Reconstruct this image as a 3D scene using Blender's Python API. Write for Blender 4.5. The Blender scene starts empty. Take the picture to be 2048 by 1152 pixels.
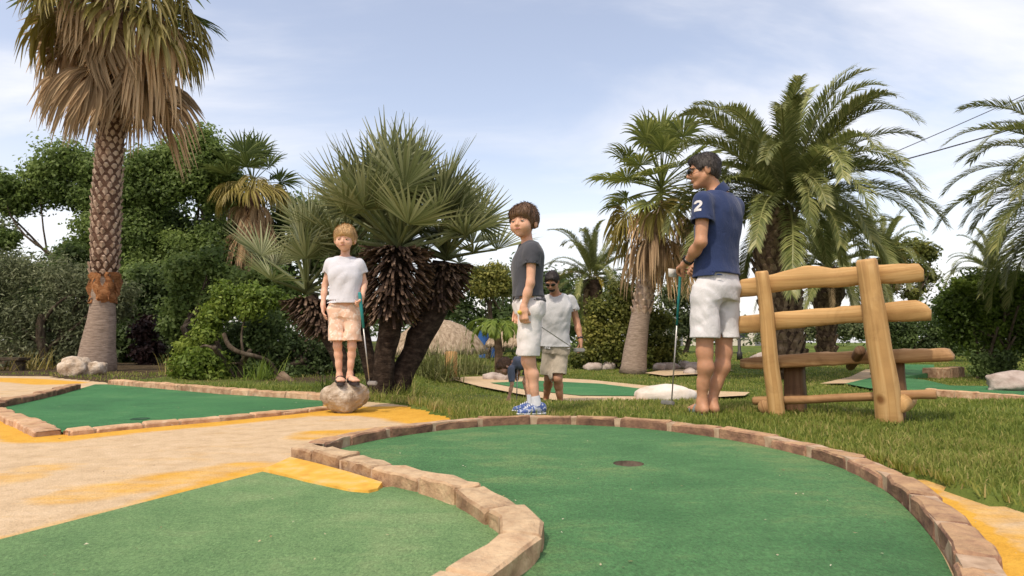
import bpy, bmesh, math, random
import numpy as np
from mathutils import Vector, Matrix

rng = np.random.default_rng(11)
random.seed(11)
scene = bpy.context.scene
col = scene.collection
PI = math.pi
rad = math.radians

# ------------------------------------------------------------------ camera
F_PX = 1250.0          # focal length in photo pixels (2048 wide)
CAM_Z = 0.48
PITCH = math.atan(109.0 / F_PX)
cam_d = bpy.data.cameras.new('camera')
cam_d.sensor_width = 36.0
cam_d.lens = 36.0 * F_PX / 2048.0
cam_d.clip_start = 0.05
cam_d.clip_end = 3000
cam_d.dof.use_dof = True
cam_d.dof.focus_distance = 4.2
cam_d.dof.aperture_fstop = 9.0
cam = bpy.data.objects.new('camera', cam_d)
cam.location = (0, 0, CAM_Z)
cam.rotation_euler = (PI / 2 + PITCH, 0, 0)
col.objects.link(cam)
scene.camera = cam

# ------------------------------------------------------------------ sky, sun, exposure
SUN_EL = rad(56)
SUN_AZ = rad(212)       # direction towards the sun, clockwise from +Y
world = bpy.data.worlds.new('World')
scene.world = world
world.use_nodes = True
nt = world.node_tree
nt.nodes.clear()
sky = nt.nodes.new('ShaderNodeTexSky')
sky.sky_type = 'NISHITA'
sky.sun_disc = False
sky.sun_elevation = SUN_EL
sky.sun_rotation = SUN_AZ
sky.air_density = 1.0
sky.dust_density = 2.2
sky.ozone_density = 1.6
tc = nt.nodes.new('ShaderNodeTexCoord')
sep = nt.nodes.new('ShaderNodeSeparateXYZ')
nt.links.new(tc.outputs['Generated'], sep.inputs[0])
mz = nt.nodes.new('ShaderNodeMath'); mz.operation = 'MAXIMUM'; mz.inputs[1].default_value = 0.0
nt.links.new(sep.outputs['Z'], mz.inputs[0])
mz2 = nt.nodes.new('ShaderNodeMath'); mz2.operation = 'ADD'; mz2.inputs[1].default_value = 0.16
nt.links.new(mz.outputs[0], mz2.inputs[0])
dx = nt.nodes.new('ShaderNodeMath'); dx.operation = 'DIVIDE'
dy = nt.nodes.new('ShaderNodeMath'); dy.operation = 'DIVIDE'
nt.links.new(sep.outputs['X'], dx.inputs[0]); nt.links.new(mz2.outputs[0], dx.inputs[1])
nt.links.new(sep.outputs['Y'], dy.inputs[0]); nt.links.new(mz2.outputs[0], dy.inputs[1])
cmb = nt.nodes.new('ShaderNodeCombineXYZ')
nt.links.new(dx.outputs[0], cmb.inputs[0]); nt.links.new(dy.outputs[0], cmb.inputs[1])
mp = nt.nodes.new('ShaderNodeMapping')
mp.inputs['Location'].default_value = (4.5, 0.0, 0.0)
mp.inputs['Rotation'].default_value = (0, 0, rad(-38))
mp.inputs['Scale'].default_value = (0.62, 1.25, 1)
nt.links.new(cmb.outputs[0], mp.inputs[0])
n1 = nt.nodes.new('ShaderNodeTexNoise')
n1.inputs['Scale'].default_value = 0.85; n1.inputs['Detail'].default_value = 7
n1.inputs['Roughness'].default_value = 0.56; n1.inputs['Distortion'].default_value = 0.55
nt.links.new(mp.outputs[0], n1.inputs['Vector'])
cr = nt.nodes.new('ShaderNodeValToRGB')
cr.color_ramp.interpolation = 'EASE'
cr.color_ramp.elements[0].position = 0.40; cr.color_ramp.elements[0].color = (0.10, 0.10, 0.10, 1)
cr.color_ramp.elements[1].position = 0.68; cr.color_ramp.elements[1].color = (0.88, 0.88, 0.88, 1)
nt.links.new(n1.outputs['Fac'], cr.inputs[0])
# haze that whitens the sky towards the horizon all the way round
hz = nt.nodes.new('ShaderNodeMapRange')
hz.inputs['From Min'].default_value = 0.0; hz.inputs['From Max'].default_value = 0.34
hz.inputs['To Min'].default_value = 0.70; hz.inputs['To Max'].default_value = 0.0
nt.links.new(mz.outputs[0], hz.inputs['Value'])
mxf = nt.nodes.new('ShaderNodeMath'); mxf.operation = 'MAXIMUM'
nt.links.new(cr.outputs['Color'], mxf.inputs[0]); nt.links.new(hz.outputs[0], mxf.inputs[1])
mix = nt.nodes.new('ShaderNodeMix'); mix.data_type = 'RGBA'
nt.links.new(mxf.outputs[0], mix.inputs['Factor'])
skm = nt.nodes.new('ShaderNodeMix'); skm.data_type = 'RGBA'; skm.blend_type = 'MULTIPLY'
skm.inputs['Factor'].default_value = 1.0
nt.links.new(sky.outputs[0], skm.inputs['A']); skm.inputs['B'].default_value = (1.62, 1.30, 1.10, 1)
nt.links.new(skm.outputs['Result'], mix.inputs['A'])
mix.inputs['B'].default_value = (5.0, 4.95, 5.1, 1)
bg = nt.nodes.new('ShaderNodeBackground')
bg.inputs['Strength'].default_value = 0.15
nt.links.new(mix.outputs['Result'], bg.inputs['Color'])
wo = nt.nodes.new('ShaderNodeOutputWorld')
nt.links.new(bg.outputs[0], wo.inputs['Surface'])

sun_d = bpy.data.lights.new('sun', 'SUN')
sun_d.energy = 2.1
sun_d.angle = rad(2.5)
sun_d.color = (1.0, 0.90, 0.74)
sun = bpy.data.objects.new('sun', sun_d)
sdir = Vector((math.sin(SUN_AZ) * math.cos(SUN_EL), math.cos(SUN_AZ) * math.cos(SUN_EL), math.sin(SUN_EL)))
sun.rotation_euler = sdir.to_track_quat('Z', 'Y').to_euler()
sun.location = sdir * 30
col.objects.link(sun)

vs = scene.view_settings
vs.view_transform = 'Standard'
vs.look = 'None'
vs.exposure = 0.55
vs.gamma = 1.0
vs.use_curve_mapping = False

# ------------------------------------------------------------------ pixels to places
_c, _s = math.cos(PITCH), math.sin(PITCH)
def ray(px, py):
    x = (px - 1024.0) / F_PX; y = (576.0 - py) / F_PX
    return np.array([x, _c - _s * y, _s + _c * y])
def P(px, py, Y):
    """point seen at a photo pixel, at a distance Y that comes from what the thing stands on"""
    d = ray(px, py)
    return np.array([0, 0, CAM_Z]) + d * (Y / d[1])
def G(px, py, z=0.0):
    """point of a level surface of height z seen at a photo pixel"""
    d = ray(px, py)
    return np.array([0, 0, CAM_Z]) + d * ((z - CAM_Z) / d[2])

def sstep(a, b, x):
    t = np.clip((np.asarray(x, float) - a) / (b - a), 0, 1)
    return t * t * (3 - 2 * t)

def inpoly(x, y, poly):
    x = np.asarray(x, float); y = np.asarray(y, float)
    c = np.zeros(x.shape, bool)
    n = len(poly)
    for i in range(n):
        x0, y0 = poly[i][0], poly[i][1]; x1, y1 = poly[(i + 1) % n][0], poly[(i + 1) % n][1]
        if y0 == y1: continue
        m = ((y0 > y) != (y1 > y)) & (x < (x1 - x0) * (y - y0) / (y1 - y0) + x0)
        c ^= m
    return c

# ------------------------------------------------------------------ value noise
_T = np.random.default_rng(5).random((32, 32, 32)).astype(np.float32)
def vnoise(x, y, z):
    x = np.asarray(x, np.float32); y = np.asarray(y, np.float32); z = np.asarray(z, np.float32)
    xi = np.floor(x).astype(int); yi = np.floor(y).astype(int); zi = np.floor(z).astype(int)
    fx = x - xi; fy = y - yi; fz = z - zi
    fx = fx * fx * (3 - 2 * fx); fy = fy * fy * (3 - 2 * fy); fz = fz * fz * (3 - 2 * fz)
    def t(a, b, c): return _T[(xi + a) & 31, (yi + b) & 31, (zi + c) & 31]
    a = t(0,0,0)*(1-fx)+t(1,0,0)*fx; b = t(0,1,0)*(1-fx)+t(1,1,0)*fx
    c = t(0,0,1)*(1-fx)+t(1,0,1)*fx; d = t(0,1,1)*(1-fx)+t(1,1,1)*fx
    return ((a*(1-fy)+b*fy)*(1-fz)+(c*(1-fy)+d*fy)*fz) * 2 - 1

# ------------------------------------------------------------------ objects
ORG = {}
def make_mesh(name, V, F, mat=None, smooth=True, attrs=None):
    """F: (n,3) or (n,4) array, or a list of tuples"""
    me = bpy.data.meshes.new(name)
    V = np.asarray(V, np.float32)
    if isinstance(F, np.ndarray):
        n, k = F.shape
        me.vertices.add(len(V)); me.vertices.foreach_set('co', V.ravel())
        me.loops.add(n * k); me.loops.foreach_set('vertex_index', F.astype(np.int32).ravel())
        me.polygons.add(n); me.polygons.foreach_set('loop_start', np.arange(0, n * k, k, dtype=np.int32))
        me.update(calc_edges=True)
    else:
        me.from_pydata([tuple(map(float, v)) for v in V], [], [tuple(int(i) for i in f) for f in F])
    if smooth:
        me.polygons.foreach_set('use_smooth', np.ones(len(me.polygons), bool))
    if attrs:
        for k, a in attrs.items():
            at = me.attributes.new(k, 'FLOAT', 'POINT'); at.data.foreach_set('value', np.asarray(a, np.float32))
    if mat is not None: me.materials.append(mat)
    return me

def tag(o, label=None, cat=None, group=None, kind=None):
    if label: o['label'] = label
    if cat: o['category'] = cat
    if group: o['group'] = group
    if kind: o['kind'] = kind
    return o

def empty(name, loc, label, cat, group=None):
    o = bpy.data.objects.new(name, None)
    o.empty_display_size = 0.1
    o.location = [float(v) for v in loc]
    col.objects.link(o)
    ORG[o] = np.array(loc, float)
    return tag(o, label, cat, group)

def part(name, V, F, mat, parent=None, smooth=True, attrs=None, kind=None, org=None):
    """a mesh given in world coordinates; under a parent it is stored relative to it"""
    o0 = ORG[parent] if parent is not None else np.array(org if org is not None else (0, 0, 0), float)
    me = make_mesh(name, np.asarray(V, float) - o0, F, mat, smooth, attrs)
    o = bpy.data.objects.new(name, me)
    col.objects.link(o)
    if parent is not None:
        o.parent = parent
    else:
        o.location = [float(v) for v in o0]
    ORG[o] = o0
    if kind: o['kind'] = kind
    return o

def inst(name, me, parent, M):
    o = bpy.data.objects.new(name, me)
    col.objects.link(o)
    o.parent = parent
    M = M.copy(); o0 = ORG[parent]
    M.translation = M.translation - Vector([float(v) for v in o0])
    o.matrix_local = M
    return o

class MB:
    """collects pieces of one mesh"""
    def __init__(s): s.V = []; s.F = []; s.n = 0; s.A = []
    def add(s, V, F, a=None):
        V = np.asarray(V, float)
        s.V.append(V); s.F += [tuple(int(i) + s.n for i in f) for f in F]
        s.A.append(np.full(len(V), 0.5) if a is None else np.broadcast_to(np.asarray(a, float), (len(V),)))
        s.n += len(V)
    def get(s): return np.concatenate(s.V), s.F
    def att(s): return np.concatenate(s.A)

def tube(pts, rr, seg=10, rough=0.0, freq=3.0, caps=True, flat=None):
    pts = np.asarray(pts, float); n = len(pts)
    rr = np.broadcast_to(np.asarray(rr, float), (n,))
    T = np.gradient(pts, axis=0); T /= np.linalg.norm(T, axis=1)[:, None] + 1e-9
    ref = np.array([0, 0, 1.0]) if abs(T[0][2]) < 0.8 else np.array([1.0, 0, 0])
    V = []
    a = np.arange(seg) * 2 * PI / seg
    for i in range(n):
        u = np.cross(ref, T[i]); u /= np.linalg.norm(u); v = np.cross(T[i], u)
        r = rr[i] * np.ones(seg)
        if rough:
            q = pts[i][None] + rr[i] * (np.cos(a)[:, None] * u + np.sin(a)[:, None] * v)
            r = r * (1 + rough * vnoise(q[:, 0] * freq, q[:, 1] * freq, q[:, 2] * freq))
        fl = 1.0 if flat is None else flat
        V.append(pts[i][None] + r[:, None] * (np.cos(a)[:, None] * u + fl * np.sin(a)[:, None] * v))
    V = np.concatenate(V)
    F = []
    for i in range(n - 1):
        for j in range(seg):
            k = (j + 1) % seg
            F.append((i*seg+j, i*seg+k, (i+1)*seg+k, (i+1)*seg+j))
    if caps:
        F.append(tuple(range(seg - 1, -1, -1)))
        F.append(tuple((n - 1) * seg + j for j in range(seg)))
    return V, F

def resample(pts, step):
    pts = np.asarray(pts, float)
    d = np.r_[0, np.cumsum(np.linalg.norm(np.diff(pts, axis=0), axis=1))]
    n = max(2, int(round(d[-1] / step)) + 1)
    t = np.linspace(0, d[-1], n)
    return np.stack([np.interp(t, d, pts[:, k]) for k in range(pts.shape[1])], 1)

def smooth_line(pts, it=2):
    pts = np.asarray(pts, float)
    for _ in range(it):
        q = [pts[0]]
        for a, b in zip(pts[:-1], pts[1:]):
            q += [a * .75 + b * .25, a * .25 + b * .75]
        q.append(pts[-1]); pts = np.array(q)
    return pts

def norm(v):
    v = np.asarray(v, float); return v / (np.linalg.norm(v) + 1e-12)

# ------------------------------------------------------------------ materials
def new_mat(name):
    m = bpy.data.materials.new(name); m.use_nodes = True
    t = m.node_tree; b = t.nodes['Principled BSDF']
    return m, t, b
def ramp(t, pos_cols):
    r = t.nodes.new('ShaderNodeValToRGB')
    e = r.color_ramp.elements
    while len(e) > 1: e.remove(e[0])
    e[0].position = pos_cols[0][0]; e[0].color = (*pos_cols[0][1], 1)
    for p, c in pos_cols[1:]:
        x = e.new(p); x.color = (*c, 1)
    return r
def noise(t, scale, detail=4, rough=0.55, vec=None, dist=0.0):
    n = t.nodes.new('ShaderNodeTexNoise')
    n.inputs['Scale'].default_value = scale; n.inputs['Detail'].default_value = detail
    n.inputs['Roughness'].default_value = rough; n.inputs['Distortion'].default_value = dist
    if vec is not None: t.links.new(vec, n.inputs['Vector'])
    return n
def coords(t, kind='Object', scale=(1, 1, 1)):
    c = t.nodes.new('ShaderNodeTexCoord')
    m = t.nodes.new('ShaderNodeMapping'); m.inputs['Scale'].default_value = scale
    t.links.new(c.outputs[kind], m.inputs[0])
    return m.outputs[0]
def geo_pos(t, scale=(1, 1, 1)):
    c = t.nodes.new('ShaderNodeNewGeometry')
    m = t.nodes.new('ShaderNodeMapping'); m.inputs['Scale'].default_value = scale
    t.links.new(c.outputs['Position'], m.inputs[0])
    return m.outputs[0]
def bump(t, b, h, strength=0.3, dist=0.01):
    n = t.nodes.new('ShaderNodeBump'); n.inputs['Strength'].default_value = strength
    n.inputs['Distance'].default_value = dist
    t.links.new(h, n.inputs['Height']); t.links.new(n.outputs[0], b.inputs['Normal'])
    return n
def mixc(t, fac, a, b, mode='MIX'):
    m = t.nodes.new('ShaderNodeMix'); m.data_type = 'RGBA'; m.blend_type = mode
    for k, v in (('Factor', fac), ('A', a), ('B', b)):
        s = m.inputs[k]
        if isinstance(v, (int, float)): s.default_value = v
        elif isinstance(v, tuple): s.default_value = (*v, 1)
        else: t.links.new(v, s)
    return m.outputs['Result']

def noise_mat(name, cols, scale=6.0, rough=0.8, bump_s=0.0, bump_scale=None, bump_d=0.01, stretch=(1, 1, 1), rnd=0.0, detail=5, kind='pos', spec=0.3):
    """colour ramp over noise, with an optional bump and a per-object shift of value"""
    m, t, b = new_mat(name)
    v = geo_pos(t, stretch) if kind == 'pos' else coords(t, 'Object', stretch)
    n = noise(t, scale, detail, 0.6, v)
    k = len(cols)
    r = ramp(t, [(0.3 + 0.4 * i / max(1, k - 1), c) for i, c in enumerate(cols)])
    t.links.new(n.outputs['Fac'], r.inputs[0])
    out = r.outputs['Color']
    if rnd:
        oi = t.nodes.new('ShaderNodeObjectInfo')
        hs = t.nodes.new('ShaderNodeHueSaturation')
        mr = t.nodes.new('ShaderNodeMapRange'); mr.inputs['To Min'].default_value = 1 - rnd; mr.inputs['To Max'].default_value = 1 + rnd
        t.links.new(oi.outputs['Random'], mr.inputs['Value'])
        t.links.new(mr.outputs[0], hs.inputs['Value']); t.links.new(out, hs.inputs['Color'])
        out = hs.outputs['Color']
    t.links.new(out, b.inputs['Base Color'])
    b.inputs['Roughness'].default_value = rough
    b.inputs['Specular IOR Level'].default_value = spec
    if bump_s:
        n2 = noise(t, bump_scale or scale * 4, 5, 0.6, v)
        bump(t, b, n2.outputs['Fac'], bump_s, bump_d)
    return m

def leaf_mat(name, cols, trans=0.35, rough=0.55, rnd=0.0, attr='tint', spec=0.3):
    """foliage: colour from the leaf's own tint value, some light passing through"""
    m, t, b = new_mat(name)
    a = t.nodes.new('ShaderNodeAttribute'); a.attribute_name = attr
    k = len(cols)
    r = ramp(t, [(i / max(1, k - 1), c) for i, c in enumerate(cols)])
    t.links.new(a.outputs['Fac'], r.inputs[0])
    out = r.outputs['Color']
    if rnd:
        oi = t.nodes.new('ShaderNodeObjectInfo')
        hs = t.nodes.new('ShaderNodeHueSaturation')
        mr = t.nodes.new('ShaderNodeMapRange'); mr.inputs['To Min'].default_value = 1 - rnd; mr.inputs['To Max'].default_value = 1 + rnd
        t.links.new(oi.outputs['Random'], mr.inputs['Value'])
        t.links.new(mr.outputs[0], hs.inputs['Value']); t.links.new(out, hs.inputs['Color'])
        out = hs.outputs['Color']
    t.links.new(out, b.inputs['Base Color'])
    b.inputs['Roughness'].default_value = rough
    b.inputs['Specular IOR Level'].default_value = spec
    tr = t.nodes.new('ShaderNodeBsdfTranslucent')
    t.links.new(out, tr.inputs['Color'])
    mx = t.nodes.new('ShaderNodeMixShader'); mx.inputs[0].default_value = trans
    t.links.new(b.outputs[0], mx.inputs[1]); t.links.new(tr.outputs[0], mx.inputs[2])
    t.links.new(mx.outputs[0], t.nodes['Material Output'].inputs['Surface'])
    return m

def plain(name, c, rough=0.6, spec=0.4, metal=0.0):
    m, t, b = new_mat(name)
    v = geo_pos(t)
    n = noise(t, 25, 4, 0.6, v)
    r = ramp(t, [(0.3, tuple(x * 0.86 for x in c)), (0.7, tuple(min(1, x * 1.08) for x in c))])
    t.links.new(n.outputs['Fac'], r.inputs[0]); t.links.new(r.outputs[0], b.inputs['Base Color'])
    b.inputs['Roughness'].default_value = rough; b.inputs['Specular IOR Level'].default_value = spec
    b.inputs['Metallic'].default_value = metal
    return m
# ================================================================== setting: outlines
def GL(lst, z=0.0): return np.array([G(px, py, z)[:2] for px, py in lst])

# carpet edge of the round green, from its left corner round the far side to the right
A_EDGE = smooth_line(GL([(648, 913), (700, 894), (780, 878), (870, 865), (950, 857), (1030, 852), (1120, 851), (1220, 855),
          (1320, 863), (1420, 876), (1520, 894), (1620, 918), (1700, 946), (1760, 978), (1805, 1014), (1845, 1058),
          (1880, 1105), (1902, 1150), (1930, 1215), (1950, 1290), (1960, 1400)]), 2)
# near face of the curved kerb between the two front greens
S_EDGE = smooth_line(GL([(578, 917), (640, 934), (700, 951), (765, 972), (830, 987), (885, 1004), (940, 1030), (985, 1061),
          (1004, 1087), (998, 1107), (975, 1131), (940, 1155), (896, 1188), (830, 1240), (720, 1320)]), 2)
KW, KH = 0.082, 0.054
KWS = 0.10

def offset(line, d):
    T = np.gradient(line, axis=0); T /= np.linalg.norm(T, axis=1)[:, None] + 1e-9
    return line + d * np.stack([-T[:, 1], T[:, 0]], 1)

A_BACK = offset(A_EDGE, KW)           # far side of the kerb (left of travel is outwards)
C_NEAR = GL([(125, 868), (235, 857), (430, 840), (560, 827), (645, 817)])
C_BACK = GL([(645, 803), (560, 797), (440, 790), (320, 779), (215, 770)])
C_LEFT = GL([(163, 778), (120, 791), (60, 805), (5, 817), (-30, 822)])
C_LEFTNEAR = GL([(-30, 812), (10, 824), (70, 846), (125, 868)])
C_POLY = np.concatenate([C_NEAR, C_BACK, GL([(190, 770)]), C_LEFT, C_LEFTNEAR[1:3]])

# everything inside this outline is lawn or soil, the rest is the painted concrete path
i0 = np.argmin(np.abs(A_BACK[:, 0] - G(945, 838)[0]) + (A_BACK[:, 1] < 2.5) * 9)
i1 = np.argmin(np.abs(A_BACK[:, 0] - G(1480, 868)[0]) + (A_BACK[:, 1] < 2.0) * 9)
kb = A_BACK[i0:i1:2] - 0.02 * np.array([0, 1])
LAWN = np.concatenate([
    GL([(-900, 752), (0, 751), (90, 753), (140, 758), (200, 764)]), offset(C_BACK, -0.09)[::-1][1:],
    GL([(700, 803), (735, 804), (790, 809), (835, 818), (890, 834)]), kb,
    GL([(1560, 886), (1650, 905), (1750, 930), (1850, 966), (1950, 1000), (2048, 1024), (2300, 1080), (2900, 1200)]),
    np.array([[60, 1.2], [60, 140], [-90, 140], [-90, 9]])])

def lawn_mask(x, y):
    x = np.asarray(x, float); y = np.asarray(y, float)
    return inpoly(x + 0.05 * vnoise(x * 6, y * 6, 3.1) + .02 * vnoise(x * 19, y * 19, 1.1), y + 0.05 * vnoise(x * 6, y * 6, 7.7) + .02 * vnoise(x * 19, y * 19, 5.1), LAWN)
def gz(x, y):
    x = np.asarray(x, float); y = np.asarray(y, float)
    u = x / np.maximum(y, 0.5)
    z = 0.022 + 0.018 * vnoise(x * 1.3, y * 1.3, 0.3) * sstep(3.6, 5.0, y)
    z = z - 0.302 * sstep(4.7, 6.9, y) * sstep(-0.21, -0.10, u)
    z = z + 0.52 * sstep(14, 34, y) + 0.05 * vnoise(x * .35, y * .35, 1.7) * sstep(15, 19, y)
    return z

ZB = -0.28      # level of the lower lawn behind the near greens
# sheets of the further holes, on the lower lawn
MID_PATH = GL([(905, 762), (930, 757), (1010, 754), (1180, 763), (1300, 776), (1400, 786), (1500, 789), (1490, 796), (1400, 801),
               (1330, 806), (1240, 809), (1185, 816), (1120, 808), (1040, 793), (960, 777)], ZB)
MID_GREEN = GL([(980, 770), (1080, 766), (1200, 772), (1285, 783), (1300, 792), (1275, 798), (1160, 797), (1060, 786)], ZB)
FAR_STRIP = GL([(1290, 750), (1330, 743), (1400, 741), (1470, 744), (1400, 752), (1330, 756)], ZB)
R_PATH = GL([(1640, 771), (1700, 757), (1730, 742), (1790, 738), (1760, 752), (1740, 770)], ZB)
R_GREEN = GL([(1690, 772), (1760, 755), (1850, 764), (1900, 776), (2060, 779), (2300, 782), (2300, 822), (2100, 806), (1960, 796), (1860, 788), (1740, 782)], ZB)
R_RAMP = GL([(1740, 752), (1790, 740), (1868, 741), (1872, 756), (1800, 762)], ZB)
HOLES = [MID_PATH, FAR_STRIP, R_PATH, R_GREEN, R_RAMP]

# ================================================================== materials of the setting
def lawn_material():
    m, t, b = new_mat('lawn_turf')
    v = geo_pos(t)
    n = noise(t, 1.1, 6, 0.65, v); n2 = noise(t, 60, 4, 0.7, v)
    r = ramp(t, [(0.34, (0.06, 0.088, 0.018)), (0.55, (0.115, 0.15, 0.032)), (0.72, (0.20, 0.19, 0.06))])
    t.links.new(n.outputs['Fac'], r.inputs[0])
    a = t.nodes.new('ShaderNodeAttribute'); a.attribute_name = 'soil'
    n3 = noise(t, 7, 6, 0.7, v)
    s = ramp(t, [(0.35, (0.035, 0.024, 0.014)), (0.6, (0.085, 0.062, 0.036)), (0.75, (0.16, 0.12, 0.07))])
    t.links.new(n3.outputs['Fac'], s.inputs[0])
    c = mixc(t, a.outputs['Fac'], r.outputs['Color'], s.outputs['Color'])
    c2 = mixc(t, 0.6, c, mixc(t, n2.outputs['Fac'], (0.55, 0.55, 0.55), (1.5, 1.5, 1.4)), 'MULTIPLY')
    t.links.new(c2, b.inputs['Base Color'])
    b.inputs['Roughness'].default_value = 0.95; b.inputs['Specular IOR Level'].default_value = 0.1
    bump(t, b, n2.outputs['Fac'], 0.7, 0.02)
    return m

def path_material():
    """sand-coloured concrete with worn yellow paint where the paint attribute says so"""
    m, t, b = new_mat('painted_path_concrete')
    v = geo_pos(t)
    big = noise(t, 1.3, 6, 0.62, v, 0.6); mid = noise(t, 9, 6, 0.7, v); fine = noise(t, 140, 3, 0.6, v); streak = noise(t, 3.5, 6, 0.7, geo_pos(t, (0.6, 2.2, 1)))
    sand = ramp(t, [(0.3, (0.45, 0.325, 0.195)), (0.5, (0.555, 0.41, 0.255)), (0.7, (0.62, 0.475, 0.315))])
    t.links.new(mid.outputs['Fac'], sand.inputs[0])
    a = t.nodes.new('ShaderNodeAttribute'); a.attribute_name = 'paint'
    # noise-broken edges for the paint and a faint wash elsewhere
    m1 = t.nodes.new('ShaderNodeMath'); m1.operation = 'MULTIPLY_ADD'
    t.links.new(streak.outputs['Fac'], m1.inputs[0]); m1.inputs[1].default_value = 1.5; m1.inputs[2].default_value = -0.78
    m2 = t.nodes.new('ShaderNodeMath'); m2.operation = 'ADD'
    t.links.new(m1.outputs[0], m2.inputs[0]); t.links.new(a.outputs['Fac'], m2.inputs[1])
    m3 = t.nodes.new('ShaderNodeMath'); m3.operation = 'MULTIPLY_ADD'
    t.links.new(big.outputs['Fac'], m3.inputs[0]); m3.inputs[1].default_value = 0.9; m3.inputs[2].default_value = -0.40
    m4 = t.nodes.new('ShaderNodeMath'); m4.operation = 'ADD'
    t.links.new(m2.outputs[0], m4.inputs[0]); t.links.new(m3.outputs[0], m4.inputs[1])
    f = ramp(t, [(0.12, (0, 0, 0)), (0.75, (1, 1, 1))])
    t.links.new(m4.outputs[0], f.inputs[0])
    yel = ramp(t, [(0.3, (0.56, 0.29, 0.035)), (0.7, (0.68, 0.39, 0.06))])
    t.links.new(mid.outputs['Fac'], yel.inputs[0])
    c = mixc(t, f.outputs['Color'], sand.outputs['Color'], yel.outputs['Color'])
    c = mixc(t, 0.7, c, mixc(t, fine.outputs['Fac'], (0.5, 0.5, 0.5), (1.35, 1.35, 1.35)), 'MULTIPLY')
    t.links.new(c, b.inputs['Base Color'])
    b.inputs['Roughness'].default_value = 0.9; b.inputs['Specular IOR Level'].default_value = 0.15
    ad = t.nodes.new('ShaderNodeMath'); ad.operation = 'ADD'
    t.links.new(fine.outputs['Fac'], ad.inputs[0]); t.links.new(mid.outputs['Fac'], ad.inputs[1])
    bump(t, b, ad.outputs[0], 0.7, 0.006)
    return m

def carpet_material(name, dark, mid, worn, wear=0.5, shift=0.0):
    """artificial turf: short tufts, patches of wear, pale lint"""
    m, t, b = new_mat(name)
    v = geo_pos(t)
    n1 = noise(t, 1.15, 7, 0.66, v, 0.4)
    n2 = noise(t, 170, 4, 0.8, geo_pos(t, (1.0, 0.6, 1)))
    n4 = noise(t, 90, 5, 0.8, geo_pos(t, (1.0, 0.7, 1)))
    n3 = noise(t, 5, 8, 0.72, geo_pos(t, (0.6, 1.4, 1)), 0.8)
    ad = t.nodes.new('ShaderNodeMath'); ad.operation = 'MULTIPLY_ADD'
    t.links.new(n3.outputs['Fac'], ad.inputs[0]); ad.inputs[1].default_value = 0.55
    t.links.new(n1.outputs['Fac'], ad.inputs[2])
    r = ramp(t, [(0.55 + 0.12 * (1 - wear), dark), (0.76 + 0.08 * (1 - wear), mid), (1.0, worn)])
    t.links.new(ad.outputs[0], r.inputs[0])
    tu = ramp(t, [(0.34, (0.55, 0.58, 0.55)), (0.5, (1.0, 1.0, 1.0)), (0.64, (1.42, 1.38, 1.4))])
    t.links.new(n2.outputs['Fac'], tu.inputs[0])
    tv = ramp(t, [(0.36, (0.74, 0.76, 0.74)), (0.5, (1.0, 1.0, 1.0)), (0.64, (1.24, 1.2, 1.2))])
    t.links.new(n4.outputs['Fac'], tv.inputs[0])
    c = mixc(t, 1.0, r.outputs['Color'], tu.outputs['Color'], 'MULTIPLY')
    c = mixc(t, 1.0, c, tv.outputs['Color'], 'MULTIPLY')
    t.links.new(c, b.inputs['Base Color'])
    b.inputs['Roughness'].default_value = 0.85; b.inputs['Specular IOR Level'].default_value = 0.2
    b.inputs['Sheen Weight'].default_value = 0.12; b.inputs['Sheen Roughness'].default_value = 0.5
    b.inputs['Sheen Tint'].default_value = (0.75, 0.9, 0.6, 1)
    ad2 = t.nodes.new('ShaderNodeMath'); ad2.operation = 'ADD'
    t.links.new(n2.outputs['Fac'], ad2.inputs[0]); t.links.new(n4.outputs['Fac'], ad2.inputs[1])
    bump(t, b, ad2.outputs[0], 0.8, 0.006)
    return m

M_LAWN = lawn_material()
M_PATH = path_material()
M_CARPET_A = carpet_material('green_carpet', (0.026, 0.115, 0.034), (0.054, 0.165, 0.054), (0.155, 0.225, 0.080), 0.7)
M_CARPET_B = carpet_material('faded_green_carpet', (0.080, 0.175, 0.060), (0.130, 0.235, 0.088), (0.22, 0.29, 0.13), 0.7, 3.1)
M_CARPET_C = carpet_material('deep_green_carpet', (0.019, 0.115, 0.036), (0.032, 0.160, 0.050), (0.075, 0.205, 0.072), 0.5, 7.7)
M_YELLOW = noise_mat('yellow_paint', [(0.48, 0.25, 0.035), (0.66, 0.37, 0.055), (0.62, 0.43, 0.19)], 9, 0.8, 0.4, 60, 0.004)
M_MORTAR = noise_mat('kerb_mortar', [(0.26, 0.175, 0.11), (0.40, 0.28, 0.185), (0.50, 0.37, 0.26)], 22, 0.9, 0.5, 90, 0.004)
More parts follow.
